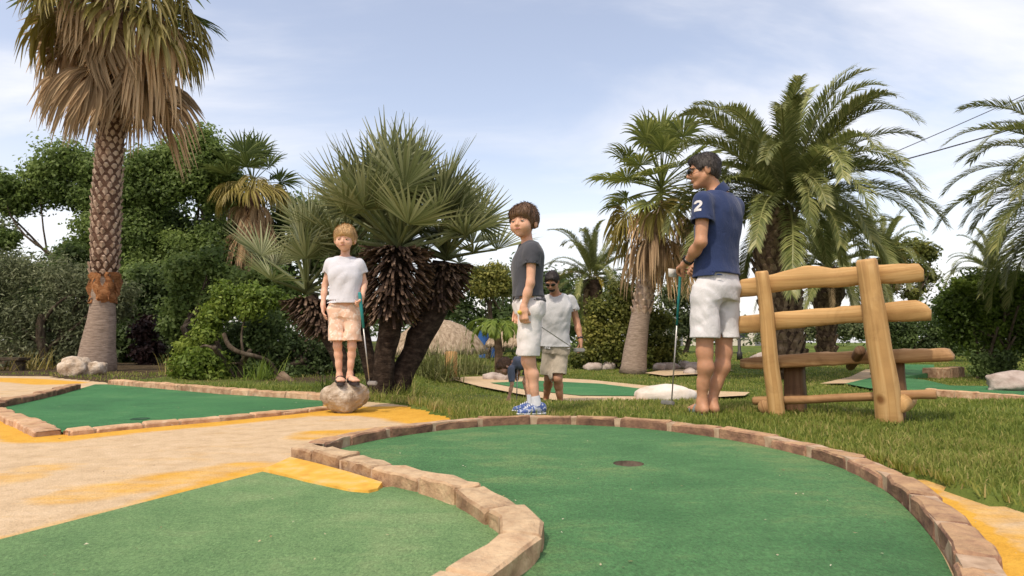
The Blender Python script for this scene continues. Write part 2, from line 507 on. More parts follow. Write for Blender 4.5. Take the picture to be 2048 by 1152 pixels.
def brick_material(name, cols, rnd=0.25, dust_and_sun=(0.52, 0.34, 0.18)):
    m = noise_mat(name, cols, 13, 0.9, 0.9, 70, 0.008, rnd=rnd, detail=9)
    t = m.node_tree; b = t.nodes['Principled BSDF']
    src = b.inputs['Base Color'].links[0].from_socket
    # settled sandy dirt, plus sunlight painted into the tan of the upper faces
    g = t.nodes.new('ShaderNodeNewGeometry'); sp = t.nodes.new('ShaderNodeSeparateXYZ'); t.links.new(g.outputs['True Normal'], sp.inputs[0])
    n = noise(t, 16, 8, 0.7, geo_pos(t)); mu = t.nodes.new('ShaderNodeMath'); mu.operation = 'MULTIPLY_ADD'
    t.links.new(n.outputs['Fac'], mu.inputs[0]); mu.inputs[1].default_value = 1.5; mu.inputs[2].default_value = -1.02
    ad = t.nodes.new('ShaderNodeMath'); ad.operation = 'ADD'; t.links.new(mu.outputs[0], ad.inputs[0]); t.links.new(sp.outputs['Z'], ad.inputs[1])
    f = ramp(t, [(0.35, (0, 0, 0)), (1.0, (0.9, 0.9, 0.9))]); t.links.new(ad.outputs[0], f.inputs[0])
    t.links.new(mixc(t, f.outputs[0], src, dust_and_sun), b.inputs['Base Color'])
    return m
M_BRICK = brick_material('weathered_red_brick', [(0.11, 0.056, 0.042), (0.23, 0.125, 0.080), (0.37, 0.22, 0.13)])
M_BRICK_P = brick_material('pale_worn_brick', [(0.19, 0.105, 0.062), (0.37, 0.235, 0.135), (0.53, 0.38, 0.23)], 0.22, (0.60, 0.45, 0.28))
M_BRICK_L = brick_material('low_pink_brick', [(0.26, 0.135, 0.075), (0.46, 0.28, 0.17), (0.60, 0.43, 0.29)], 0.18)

# ================================================================== ground and path
def axis_pts(dense_lo, dense_hi, step, lo, hi, growth=1.16):
    a = list(np.arange(dense_lo, dense_hi + 1e-6, step))
    s = step; v = a[0]; l = []
    while v > lo: s *= growth; v -= s; l.append(v)
    s = step; v = a[-1]; h = []
    while v < hi: s *= growth; v += s; h.append(v)
    return np.array(l[::-1] + a + h)
gx = axis_pts(-4.6, 4.6, 0.045, -400, 400, 1.13)
gy = axis_pts(1.6, 8.2, 0.045, -40, 900, 1.10)
X, Y = np.meshgrid(gx, gy)
Z = gz(X, Y)
msk = lawn_mask(X, Y)
Z = np.where(msk, Z, np.where((Y < 10) & (np.abs(X) < 14), -0.045, Z))
hcx, hcy = G(1257, 927, 0.008)[:2]
Z = np.where(np.hypot(X - hcx, Y - hcy) < 0.16, -0.2, Z)
soil = sstep(-0.19, -0.27, X / np.maximum(Y, .5)) * sstep(6.8, 7.8, Y) * np.where((X > -4.6) & (X < -3.0) & (Y > 7) & (Y < 9.4), 0.15, 1.0)
soil = np.clip(soil + 0.35 * (vnoise(X * 0.9, Y * 0.9, 4.4) > 0.45) * (Y < 30), 0, 1)
nx, ny = len(gx), len(gy)
idx = np.arange(nx * ny).reshape(ny, nx)
Fq = np.stack([idx[:-1, :-1], idx[:-1, 1:], idx[1:, 1:], idx[1:, :-1]], -1).reshape(-1, 4)
tag(part('ground', np.stack([X, Y, Z], -1).reshape(-1, 3), Fq, M_LAWN, attrs={'soil': soil.ravel()}), 'grassy ground of the course running back under the trees', kind='structure')

def dist_line(x, y, line):
    d = np.full(x.shape, 1e9)
    for a, b in zip(line[:-1], line[1:]):
        ab = b - a; L = ab @ ab + 1e-12
        t = np.clip(((x - a[0]) * ab[0] + (y - a[1]) * ab[1]) / L, 0, 1)
        d = np.minimum(d, np.hypot(x - a[0] - t * ab[0], y - a[1] - t * ab[1]))
    return d
px_ = np.arange(-7.5, 3.6, 0.045); py_ = np.r_[np.arange(-1.2, 9.6, 0.045)]
X, Y = np.meshgrid(px_, py_)
B_LEFT = GL([(-500, 1215), (0, 1083), (525, 946)])
R_LINE = smooth_line(GL([(1600, 897), (1720, 930), (1810, 962), (1880, 1003), (1940, 1053), (2000, 1108), (2060, 1162), (2160, 1270)]), 2)
paint = np.zeros(X.shape)
def add_paint(line, w, s):
    global paint
    d = dist_line(X, Y, np.asarray(line)[::3] if len(line) > 20 else np.asarray(line))
    paint = np.maximum(paint, s * sstep(w, w * 0.55, d))
add_paint(np.concatenate([C_LEFTNEAR, C_NEAR]), 0.34, 1.1)
add_paint(C_LEFT, 0.20, 0.55)
add_paint(B_LEFT, 0.09, 0.50)
add_paint(GL([(420, 980), (525, 946)]), 0.17, 0.75)
add_paint(R_LINE, 0.050, 1.5)
add_paint(GL([(1700, 925), (1900, 985), (2048, 1040), (2200, 1110)]), 0.30, 0.42)
add_paint(GL([(640, 868), (760, 862), (900, 848)]), 0.22, 0.6)
add_paint(GL([(150, 990), (330, 960), (480, 935)]), 0.16, 0.45)
add_paint(GL([(660, 822), (770, 820), (880, 836)]), 0.36, 0.95)
add_paint(GL([(-300, 757), (20, 758), (120, 766)]), 0.35, 0.9)
add_paint(GL([(-300, 1000), (0, 960), (60, 940)]), 0.15, 0.35)
idx = np.arange(X.size).reshape(X.shape)
Fq = np.stack([idx[:-1, :-1], idx[:-1, 1:], idx[1:, 1:], idx[1:, :-1]], -1).reshape(-1, 4)
Zp = 0.0 + 0.003 * vnoise(X * 2, Y * 2, 0.5)
# the path sinks out of sight where lawn lies over it
Zp = np.where(lawn_mask(X, Y), np.minimum(Zp, gz(X, Y) - 0.02), Zp)
Zp = np.where(np.hypot(X - hcx, Y - hcy) < 0.13, -0.18, Zp)
tag(part('path', np.stack([X, Y, Zp - 0.003], -1).reshape(-1, 3), Fq, M_PATH, attrs={'paint': paint.ravel()}), 'sand-coloured concrete path with worn yellow paint', kind='structure')

def flat_poly(name, outline, z, mat, hole=None, parent=None, attr=None):
    bm = bmesh.new()
    vs_ = [bm.verts.new((p[0], p[1], z)) for p in outline]
    es = [bm.edges.new((vs_[i], vs_[(i + 1) % len(vs_)])) for i in range(len(vs_))]
    if hole is not None:
        hv = [bm.verts.new((p[0], p[1], z)) for p in hole]
        es += [bm.edges.new((hv[i], hv[(i + 1) % len(hv)])) for i in range(len(hv))]
    bmesh.ops.triangle_fill(bm, use_beauty=True, edges=es)
    for f in bm.faces:
        if f.normal.z < 0: f.normal_flip()
    me = bpy.data.meshes.new(name); bm.to_mesh(me); bm.free(); me.materials.append(mat)
    o = bpy.data.objects.new(name, me); col.objects.link(o)
    ORG[o] = np.zeros(3)
    if parent is not None: o.parent = parent
    return o

# round green with its cup
hc = G(1257, 927, 0.008)[:2]; HR = 0.060
ang = np.arange(28) * 2 * PI / 28
hole = np.stack([hc[0] + HR * np.cos(ang), hc[1] + HR * np.sin(ang)], 1)
S_A = offset(S_EDGE, KWS)
A_POLY = np.concatenate([A_EDGE, [[1.0, 0.2], [-0.3, 0.2]], S_A[S_A[:, 1] < 2.6][::-1]])
a_pol = np.concatenate([A_EDGE + 0, np.array([[0.95, 0.25], [-0.2, 0.25]]), offset(S_EDGE, KWS * 0.6)[::-1]])
o = flat_poly('putting_green', a_pol, 0.008, M_CARPET_A, hole)
tag(o, 'round green carpet of the near hole with a cup', kind='structure')
V, F = [], []
for k, (r, z) in enumerate([(HR, 0.008), (HR, -0.012), (HR * .97, -0.013), (HR * .97, -0.10), (0.0005, -0.10)]):
    V += [(hc[0] + r * math.cos(a), hc[1] + r * math.sin(a), z) for a in ang]
n = len(ang)
F = [(k*n+(j+1) % n, k*n+j, (k+1)*n+j, (k+1)*n+(j+1) % n) for k in range(4) for j in range(n)]
M_CUP = noise_mat('cup_lining', [(0.07, 0.05, 0.035), (0.16, 0.12, 0.085)], 40, 0.7)
o = part('hole_cup', V, F, M_CUP, org=(hc[0], hc[1], -0.1))
tag(o, 'round golf cup sunk into the near green carpet', 'golf cup')

b_pol = np.concatenate([GL([(-700, 1268), (0, 1083), (525, 946), (610, 966), (700, 986), (740, 988), (768, 976)]),
                        S_EDGE[S_EDGE[:, 0] > G(775, 975)[0]] if False else S_EDGE[13:] + 0.0, np.array([[-0.6, 0.25], [-1.8, 0.25]])])
b_pol = np.concatenate([GL([(-700, 1268), (0, 1083), (525, 946), (610, 966), (700, 986), (740, 988), (768, 978)]),
                        offset(S_EDGE, 0.02)[[i for i in range(len(S_EDGE)) if i > np.argmin(np.hypot(*(S_EDGE - G(775, 975)[:2]).T))]],
                        np.array([[-0.62, 0.30], [-1.8, 0.30]])])
o = flat_poly('putting_green', b_pol, 0.0055, M_CARPET_B)
tag(o, 'faded pale green carpet in the foreground corner', kind='structure')
o = flat_poly('putting_green', np.concatenate([C_NEAR, C_BACK, GL([(190, 770)]), C_LEFT[:-1], C_LEFTNEAR[1:3]]), 0.008, M_CARPET_C)
tag(o, 'deep green carpet of the hole beside the sand path', kind='structure')
cc = G(280, 838, 0.008)[:2]
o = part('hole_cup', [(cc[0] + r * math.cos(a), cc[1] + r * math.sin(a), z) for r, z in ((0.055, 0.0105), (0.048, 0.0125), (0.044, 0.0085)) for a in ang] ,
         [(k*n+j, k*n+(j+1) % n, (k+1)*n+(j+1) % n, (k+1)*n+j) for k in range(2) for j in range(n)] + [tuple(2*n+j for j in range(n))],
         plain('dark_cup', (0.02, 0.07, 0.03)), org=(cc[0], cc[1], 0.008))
tag(o, 'dark cup in the deep green carpet left of the path', 'golf cup')

# holes further back
o = flat_poly('path', MID_PATH, ZB + 0.035, M_PATH); tag(o, 'sand path round the lower hole behind the people', kind='structure')
o = flat_poly('putting_green', MID_GREEN, ZB + 0.043, M_CARPET_C); tag(o, 'bright green strip of the lower hole', kind='structure')
o = flat_poly('path', FAR_STRIP, ZB + 0.05, M_PATH); tag(o, 'short sand path beyond the palm', kind='structure')
o = flat_poly('path', R_PATH, ZB + 0.035, M_PATH); tag(o, 'angled sand path seen under the bench', kind='structure')
o = flat_poly('putting_green', R_GREEN, ZB + 0.043, M_CARPET_C); tag(o, 'green carpet behind the bench', kind='structure')

# ================================================================== brick edgings
def edging(name, label, line, width, h, blen, mat, base=0.0, gap=0.012, flip=1, rough=1.0, mh=0.82):
    """a row of separate bricks bedded in mortar, following a line on the ground"""
    line = np.asarray(line, float)
    d = np.r_[0, np.cumsum(np.linalg.norm(np.diff(line, axis=0), axis=1))]
    L = d[-1]
    mid = [np.interp(L / 2, d, line[:, 0]), np.interp(L / 2, d, line[:, 1]), base]
    e = empty(name, mid, label, 'kerb')
    def at(s):
        p = np.array([np.interp(s, d, line[:, 0]), np.interp(s, d, line[:, 1])])
        a = max(0, s - 0.02); b_ = min(L, s + 0.02)
        q = np.array([np.interp(b_, d, line[:, 0]) - np.interp(a, d, line[:, 0]), np.interp(b_, d, line[:, 1]) - np.interp(a, d, line[:, 1])])
        q /= np.linalg.norm(q) + 1e-9
        return p, np.array([-q[1], q[0]]) * flip
    # mortar bed
    V = []; F = []
    ss = np.linspace(0, L, max(3, int(L / 0.06)))
    for s in ss:
        p, nn = at(s)
        for u, z in ((0.006, -0.02), (0.008, h * mh), (width - 0.008, h * mh), (width - 0.006, -0.02)):
            q = p + nn * u; V.append((q[0], q[1], base + z + (0.004 * vnoise(q[0] * 20, q[1] * 20, 1) if z > 0 else 0)))
    for i in range(len(ss) - 1):
        for k in range(3):
            a = i * 4 + k; F.append((a, a + 1, a + 5, a + 4) if flip < 0 else (a, a + 4, a + 5, a + 1))
    part('mortar', V, F, M_MORTAR, e, smooth=False)
    s = random.uniform(-0.1, 0)
    while s < L - 0.04:
        l = blen * random.uniform(0.84, 1.16)
        s0 = max(s, 0) + gap / 2; s1 = min(s + l, L) - gap / 2
        s += l
        if s1 - s0 < 0.03: continue
        w0 = random.uniform(-0.006, 0.006) * rough; hh = h + random.uniform(-0.006, 0.007) * rough; tilt = random.uniform(-0.06, 0.06)
        V = []; F = []; c = 0.007
        prof = [(0, -0.02), (0, hh - c), (c, hh), (width * .35, hh + .002), (width * .7, hh + .001), (width - c, hh - .001), (width, hh - c), (width, -0.02)]
        st = [(s0, 1), (s0 + 0.008, 0), (s0 * .67 + s1 * .33, 0), (s0 * .33 + s1 * .67, 0), (s1 - 0.008, 0), (s1, 1)]
        for (sv, end) in st:
            p, nn = at(sv)
            for (u, z) in prof:
                uu = w0 + (u if not end else width / 2 + (u - width / 2) * 0.90)
                zz = z - (0.007 if end and z > 0 else 0) + (u - width / 2) * tilt
                q = p + nn * uu
                k = 0.0075 * rough
                V.append((q[0] + k * vnoise(q[0] * 28, q[1] * 28, z * 28 + 3), q[1] + k * vnoise(q[0] * 28, q[1] * 28, z * 28 + 9),
                          base + zz + (k * vnoise(q[0] * 22, q[1] * 22, z * 22 + 5) if z > 0 else 0)))
        m_ = len(prof)
        for i in range(len(st) - 1):
            for k in range(m_ - 1):
                a = i * m_ + k
                F.append((a, a + m_, a + m_ + 1, a + 1) if flip > 0 else (a, a + 1, a + m_ + 1, a + m_))
        ca = tuple(range(m_)); cb = tuple((len(st) - 1) * m_ + k for k in range(m_))
        F += [ca if flip > 0 else ca[::-1], cb[::-1] if flip > 0 else cb]
        bo = part('brick', V, F, mat, e, smooth=False)
    return e

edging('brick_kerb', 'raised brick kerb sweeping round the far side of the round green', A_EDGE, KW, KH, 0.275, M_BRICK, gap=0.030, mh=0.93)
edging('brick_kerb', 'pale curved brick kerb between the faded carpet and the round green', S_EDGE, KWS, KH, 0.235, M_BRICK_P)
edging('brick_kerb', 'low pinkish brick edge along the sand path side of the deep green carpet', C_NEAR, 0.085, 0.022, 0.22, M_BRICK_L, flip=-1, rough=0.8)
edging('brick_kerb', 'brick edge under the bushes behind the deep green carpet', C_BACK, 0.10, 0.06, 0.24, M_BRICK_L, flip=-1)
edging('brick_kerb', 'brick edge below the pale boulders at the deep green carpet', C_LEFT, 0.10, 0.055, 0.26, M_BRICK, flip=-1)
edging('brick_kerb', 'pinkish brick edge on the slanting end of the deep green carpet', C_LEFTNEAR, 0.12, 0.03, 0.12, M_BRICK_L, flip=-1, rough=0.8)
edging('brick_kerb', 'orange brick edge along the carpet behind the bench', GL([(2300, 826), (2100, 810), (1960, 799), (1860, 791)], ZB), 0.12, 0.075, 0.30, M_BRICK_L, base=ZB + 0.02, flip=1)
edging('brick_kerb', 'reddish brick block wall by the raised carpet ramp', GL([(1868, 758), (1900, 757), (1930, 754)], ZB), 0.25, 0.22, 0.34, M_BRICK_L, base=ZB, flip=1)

# yellow painted apron against the curved kerb
ap = GL([(527, 944), (580, 921), (640, 936), (700, 953), (766, 974), (757, 985), (738, 990), (700, 987), (610, 967)])
V = [(p[0], p[1], 0.001) for p in ap] + [(p[0], p[1], 0.016 if 1 <= i <= 4 else 0.0135) for i, p in enumerate(ap * 0.985 + ap.mean(0) * 0.015)]
k = len(ap)
F = [(i, (i + 1) % k, (i + 1) % k + k, i + k) for i in range(k)] + [tuple(range(k, 2 * k))]
F = [f[::-1] for f in F]
o = part('path_apron', V, F, M_YELLOW, smooth=False)
bm = bmesh.new(); bm.from_mesh(o.data); bmesh.ops.recalc_face_normals(bm, faces=bm.faces); bm.to_mesh(o.data); bm.free()
tag(o, 'yellow painted mortar apron beside the curved kerb', kind='structure')

# raised carpet ramp behind the bench
pts = R_RAMP
V = [(p[0], p[1], ZB) for p in pts] + [(p[0], p[1], ZB + z) for p, z in zip(pts, (0.06, 0.16, 0.16, 0.13, 0.07))]
k = len(pts)
F = [(i, (i + 1) % k, (i + 1) % k + k, i + k) for i in range(k)] + [tuple(range(k, 2 * k))]
o = part('carpet_ramp', V, F, M_CARPET_C, smooth=False, org=(pts[0][0], pts[0][1], ZB))
bm = bmesh.new(); bm.from_mesh(o.data); bmesh.ops.recalc_face_normals(bm, faces=bm.faces); bm.to_mesh(o.data); bm.free()
tag(o, 'low green carpeted ramp on the lawn behind the bench', 'ramp')

# ================================================================== grass
M_GRASS = leaf_mat('grass_blades', [(0.11, 0.155, 0.026), (0.215, 0.27, 0.048), (0.33, 0.335, 0.085), (0.52, 0.41, 0.18)], 0.5, 0.6)
def blades(xy, h, w, tint, lean=0.5):
    n = len(xy)
    z = gz(xy[:, 0], xy[:, 1]) - 0.006
    a = rng.random(n) * 2 * PI; b = rng.random(n) * 2 * PI
    l = rng.random(n) * lean
    sx = np.cos(a) * w / 2; sy = np.sin(a) * w / 2
    V = np.zeros((n, 5, 3))
    V[:, 0] = np.stack([xy[:, 0] - sx, xy[:, 1] - sy, z], 1)
    V[:, 1] = np.stack([xy[:, 0] + sx, xy[:, 1] + sy, z], 1)
    mx = xy[:, 0] + np.cos(b) * h * l * .35; my = xy[:, 1] + np.sin(b) * h * l * .35
    V[:, 2] = np.stack([mx + sx * .8, my + sy * .8, z + h * .6], 1)
    V[:, 3] = np.stack([mx - sx * .8, my - sy * .8, z + h * .6], 1)
    V[:, 4] = np.stack([xy[:, 0] + np.cos(b) * h * l, xy[:, 1] + np.sin(b) * h * l, z + h * (1 - .3 * l)], 1)
    i = np.arange(n)[:, None] * 5
    T = np.concatenate([i + [0, 1, 2], i + [0, 2, 3], i + [3, 2, 4]], 0)
    return V.reshape(-1, 3), T, np.repeat(tint, 5)

N = 420000
yy = np.exp(rng.uniform(math.log(1.4), math.log(26), N)); uu = rng.uniform(-1.0, 1.25, N)
xy = np.stack([uu * yy, yy], 1)
ok = lawn_mask(xy[:, 0], xy[:, 1])
for h_ in HOLES: ok &= ~inpoly(xy[:, 0], xy[:, 1], h_)
ok &= ~((uu < -0.2) & (yy > 9.6)) & ~((uu < -0.25) & (yy > 6.6) & (rng.random(N) < 0.75))
ok &= rng.random(N) < np.clip(0.95 + 1.1 * vnoise(xy[:, 0] * 2.1, xy[:, 1] * 2.1, 9.3), 0.30, 1)
xy = xy[ok]; d = xy[:, 1]
cl = vnoise(xy[:, 0] * 5, xy[:, 1] * 5, 2.2); big = vnoise(xy[:, 0] * 1.1, xy[:, 1] * 1.1, 8.2)
edge = sstep(0.45, 0.02, dist_line(xy[:, 0], xy[:, 1], LAWN[9:22]))
h = (0.022 + 0.026 * rng.random(len(xy)) ** 2 + 0.020 * np.maximum(cl, 0)) * (1 + 1.0 * edge * rng.random(len(xy))) * (1 + 0.02 * d)
w = 0.0034 + 0.00095 * d
t_ = np.clip(0.42 + 0.20 * cl + 0.18 * big + 0.22 * rng.standard_normal(len(xy)) + 0.25 * edge * rng.random(len(xy)), 0, 1)
V, T, tt = blades(xy, h, w, t_, 0.9)
o = part('lawn_grass', V, T, M_GRASS, smooth=False, attrs={'tint': tt}, kind='stuff')
tag(o, 'short green grass with straw-coloured tips covering the lawn', 'grass')

# bits of lint, seed and dead leaf lying on carpets and path
M_LINT = leaf_mat('litter', [(0.10, 0.07, 0.04), (0.45, 0.33, 0.16), (0.70, 0.64, 0.50)], 0.2)
N = 420
yy = np.exp(rng.uniform(math.log(1.2), math.log(6.5), N)); xx = rng.uniform(-0.85, 0.85, N) * yy
ok = ~lawn_mask(xx, yy) & (rng.random(N) < np.where(inpoly(xx, yy, a_pol) | inpoly(xx, yy, b_pol), 0.55, 0.8)); xx = xx[ok]; yy = yy[ok]; n = len(xx)
s = rng.uniform(0.002, 0.0055, n); a = rng.random(n) * 2 * PI
V = np.zeros((n, 4, 3))
for k, (l, wd) in enumerate(((-1.3, 0), (0, -.6), (1.3, 0), (0, .6))):
    V[:, k, 0] = xx + s * (l * np.cos(a) - wd * np.sin(a)); V[:, k, 1] = yy + s * (l * np.sin(a) + wd * np.cos(a)); V[:, k, 2] = 0.011 + 0.003 * rng.random(n)
o = part('leaf_litter', V.reshape(-1, 3), np.arange(n * 4).reshape(n, 4), M_LINT, smooth=False, attrs={'tint': np.repeat(rng.random(n), 4)}, kind='stuff')
tag(o, 'scattered dry leaf bits and lint on the carpets and path', 'litter')
# ================================================================== plants: materials
def bark_mat(name, cols, scale, st, b=0.8, bs=None, bd=0.02):
    return noise_mat(name, cols, scale, 0.92, b, bs or scale * 2.5, bd, stretch=st, spec=0.1)
M_BARK = bark_mat('dark_bark', [(0.035, 0.026, 0.018), (0.075, 0.058, 0.040), (0.13, 0.105, 0.08)], 7, (2.5, 2.5, 0.7))
M_PALMBARK = bark_mat('grey_palm_bark', [(0.17, 0.125, 0.095), (0.27, 0.205, 0.16), (0.37, 0.29, 0.235)], 6, (1.5, 1.5, 9), 0.6, 10)
M_PALMUP = bark_mat('brown_palm_bark', [(0.065, 0.034, 0.022), (0.12, 0.068, 0.046), (0.19, 0.12, 0.085)], 9, (1, 1, 2))
M_BOOT = noise_mat('leaf_base_scars', [(0.24, 0.15, 0.105), (0.40, 0.285, 0.21), (0.52, 0.41, 0.32)], 8, 0.9, 0.5, 40)
M_PHXTRUNK = bark_mat('dark_date_palm_trunk', [(0.03, 0.02, 0.014), (0.075, 0.05, 0.035), (0.15, 0.105, 0.075)], 8, (1, 1, 1.6))
M_PHXBOOT = noise_mat('date_palm_leaf_bases', [(0.055, 0.037, 0.025), (0.14, 0.095, 0.06), (0.25, 0.185, 0.13)], 7, 0.92, 0.6, 40)
M_CLUMP = bark_mat('blackish_clump_trunk', [(0.014, 0.009, 0.007), (0.038, 0.025, 0.018), (0.085, 0.06, 0.045)], 14, (1, 1, 2))
M_FIBRE = noise_mat('orange_torn_fibre', [(0.15, 0.055, 0.022), (0.30, 0.125, 0.045), (0.42, 0.21, 0.095)], 12, 0.95, 0.9, 40, 0.02, stretch=(1, 1, 2.5))
M_FANG = leaf_mat('fan_frond_green', [(0.039, 0.059, 0.017), (0.105, 0.147, 0.039), (0.217, 0.259, 0.077)], 0.25, 0.42, 0.22, spec=0.4)
M_FANL = leaf_mat('fan_frond_light_green', [(0.065, 0.085, 0.021), (0.169, 0.202, 0.046), (0.338, 0.351, 0.098)], 0.35, 0.42, 0.22, spec=0.4)
M_FANY = leaf_mat('fan_frond_yellowing', [(0.12, 0.095, 0.022), (0.30, 0.245, 0.05), (0.44, 0.36, 0.15)], 0.3, 0.55, 0.25)
M_FAND = leaf_mat('fan_frond_dead', [(0.171, 0.107, 0.059), (0.464, 0.311, 0.177), (0.708, 0.525, 0.323)], 0.28, 0.85, 0.45)
M_CHAM = leaf_mat('dwarf_fan_frond', [(0.058, 0.072, 0.023), (0.156, 0.179, 0.070), (0.351, 0.358, 0.189)], 0.3, 0.38, 0.25, spec=0.45)
M_STUB = leaf_mat('dead_petiole_stubs', [(0.018, 0.010, 0.007), (0.055, 0.031, 0.020), (0.15, 0.095, 0.063), (0.27, 0.19, 0.14)], 0.05, 0.85)
M_PHX = leaf_mat('feather_frond', [(0.068, 0.086, 0.027), (0.176, 0.203, 0.062), (0.392, 0.378, 0.149)], 0.35, 0.40, 0.25, spec=0.45)
M_PHXD = leaf_mat('dry_feather_frond', [(0.11, 0.075, 0.035), (0.28, 0.20, 0.11), (0.42, 0.32, 0.2)], 0.2, 0.7, 0.3)
M_PHXY = leaf_mat('yellow_feather_frond', [(0.16, 0.12, 0.02), (0.30, 0.23, 0.035), (0.36, 0.30, 0.08)], 0.3, 0.5, 0.2)

# ------------------------------------------------------------------ fronds
def fan_mesh(name, mat, e, Lp=0.9, R=0.85, nseg=26, spread=150, droop=1.0, seed=0, stiff=False, wmax=0.05, join=0.5, cone=0.25, hang=0.0):
    """fan frond along +Y with the blade in XY; gravity taken for a petiole raised by e degrees"""
    r = np.random.default_rng(seed)
    ge = rad(e); g = np.array([0, -math.sin(ge), -math.cos(ge)])
    mb = MB()
    # petiole, sagging slightly
    k = 6; pts = []
    p = np.zeros(3); dr = np.array([0, 1.0, 0])
    for i in range(k):
        pts.append(p.copy()); dr = norm(dr + g * 0.05 * droop); p = p + dr * Lp / (k - 1)
    V, F = tube(pts, np.linspace(0.022, 0.009, k), 5)
    mb.add(V, F, 0.55)
    hub = pts[-1]; ax = norm(dr * (1 - hang) + g * hang)
    side = np.array([1.0, 0, 0]); up = norm(np.cross(side, ax))
    th = np.linspace(-rad(spread), rad(spread), nseg)
    dth = th[1] - th[0]
    ns = 6
    for i, a in enumerate(th):
        a = a + r.normal() * 0.03
        L = R * (0.72 + 0.28 * math.cos(a * 0.75)) * r.uniform(0.9, 1.06)
        d0 = norm(ax * math.cos(a) + side * math.sin(a) + up * cone * (0.5 + 0.5 * abs(math.sin(a))))
        p = hub.copy(); d = d0.copy(); tint = np.clip(0.5 + r.normal() * 0.2, 0, 1)
        L0 = []; 
        for j in range(ns + 1):
            s = j / ns
            rr = s * L
            w = min(rr * abs(dth) * 0.53, wmax) if s < join else wmax * (1 - ((s - join) / (1 - join)) ** 1.3) * min(1, join * L * abs(dth) * .53 / wmax)
            w = max(w, 0.0015)
            lat = norm(np.cross(up, d))
            fold = up * w * 0.55
            L0.append((p - lat * w + fold, p.copy(), p + lat * w + fold))
            st = L / ns
            if hang > .5:
                d = norm(d + g * (1.1 if hang > .8 else .5) * min(1, max(0, s - .05) * 3) + r.normal(size=3) * .07)
            elif s > join * 0.6:
                d = norm(d + g * droop * (0.55 if not stiff else 0.08) * (s - join * .6) + r.normal(size=3) * (0.04 if not stiff else 0.012))
            p = p + d * st
        V = np.array([q for tr in L0 for q in tr])
        F = []
        for j in range(ns):
            o = j * 3
            F += [(o, o + 1, o + 4, o + 3), (o + 1, o + 2, o + 5, o + 4)]
        mb.add(V, F, np.clip(tint + 0.25 * np.repeat(np.linspace(-0.4, 1, ns + 1), 3), 0, 1))
    V, F = mb.get()
    return make_mesh(name, V, F, mat, False, {'tint': mb.att()})

def feather_mesh(name, mat, e, L=3.0, npair=46, ll=0.36, sag=1.0, seed=0, vee=0.5, wd=0.017):
    """feather frond in the YZ plane, leaving the crown at e degrees and bending under its weight"""
    r = np.random.default_rng(seed)
    n = 24
    p = np.zeros(3); el = rad(e); pts = []; tg = []
    tw = r.normal() * 0.25
    for i in range(n):
        s = i / (n - 1)
        d = np.array([math.sin(tw * s * 0.8) * .4, math.cos(el), math.sin(el)]); d = norm(d)
        pts.append(p.copy()); tg.append(d)
        p = p + d * L / (n - 1)
        el -= sag * (0.016 + 0.115 * s * s + 0.03 * s) * max(0.25, math.cos(el) + 0.2)
    pts = np.array(pts); tg = np.array(tg)
    mb = MB()
    V, F = tube(pts, np.linspace(0.03, 0.005, n), 5, flat=0.6)
    mb.add(V, F, 0.75)
    ts = np.linspace(0.10, 0.995, npair)
    for t in ts:
        c = np.array([np.interp(t * (n - 1), np.arange(n), pts[:, k]) for k in range(3)])
        T = norm([np.interp(t * (n - 1), np.arange(n), tg[:, k]) for k in range(3)])
        X = norm(np.cross(T, [0, 0, 1.0])); N = np.cross(X, T)
        l = ll * (0.30 + 0.85 * math.sin(PI * min(1, 0.12 + t * 0.82)) ** 0.8) * r.uniform(0.85, 1.1)
        for sd in (-1, 1):
            dd = norm(T * (0.55 + 0.75 * t) + X * sd * 0.85 + N * (vee + r.normal() * 0.16))
            w = wd * r.uniform(0.8, 1.2)
            wv = norm(np.cross(dd, N)) * w
            mid = c + dd * l * 0.5 + np.array([0, 0, -0.02 * l])
            tip = c + dd * l + np.array([0, 0, -0.16 * l * (1 + r.random())])
            mb.add([c - wv * .5, c + wv * .5, mid + wv, mid - wv, tip], [(0, 1, 2, 3), (3, 2, 4)], np.clip(0.35 + 0.16 * r.normal() + 0.3 * t, 0, 1))
    V, F = mb.get()
    return make_mesh(name, V, F, mat, False, {'tint': mb.att()})

def frond_matrix(loc, az, el=0.0, roll=0.0, s=1.0):
    M = Matrix.Translation(Vector([float(v) for v in loc])) @ Matrix.Rotation(-az, 4, 'Z') @ Matrix.Rotation(el, 4, 'X') @ Matrix.Rotation(roll, 4, 'Y') @ Matrix.Scale(s, 4)
    return M

FAN_E = [75, 50, 25, 0, -30, -55, -78]
FAN_G = [fan_mesh('fan_frond_green', M_FANG, e, 0.80, 0.85, 28, 118, 0.75, 100 + i) for i, e in enumerate(FAN_E)]
FAN_L = [fan_mesh('fan_frond_light', M_FANL, e, 0.95, 0.62, 26, 140, 1.3, 150 + i) for i, e in enumerate(FAN_E)]
FAN_Y = [fan_mesh('fan_frond_yellowing', M_FANY, e, 0.78, 0.85, 28, 100, 1.6, 200 + i, hang=.52) for i, e in enumerate(FAN_E)]
FAN_D = [fan_mesh('fan_frond_dead', M_FAND, e, 0.66, 1.0, 26, 66, 1.6, 300 + i, wmax=0.045, join=.45, cone=.5, hang=.85) for i, e in enumerate(FAN_E)]
def nearest(e): return int(np.argmin([abs(e - q) for q in FAN_E]))

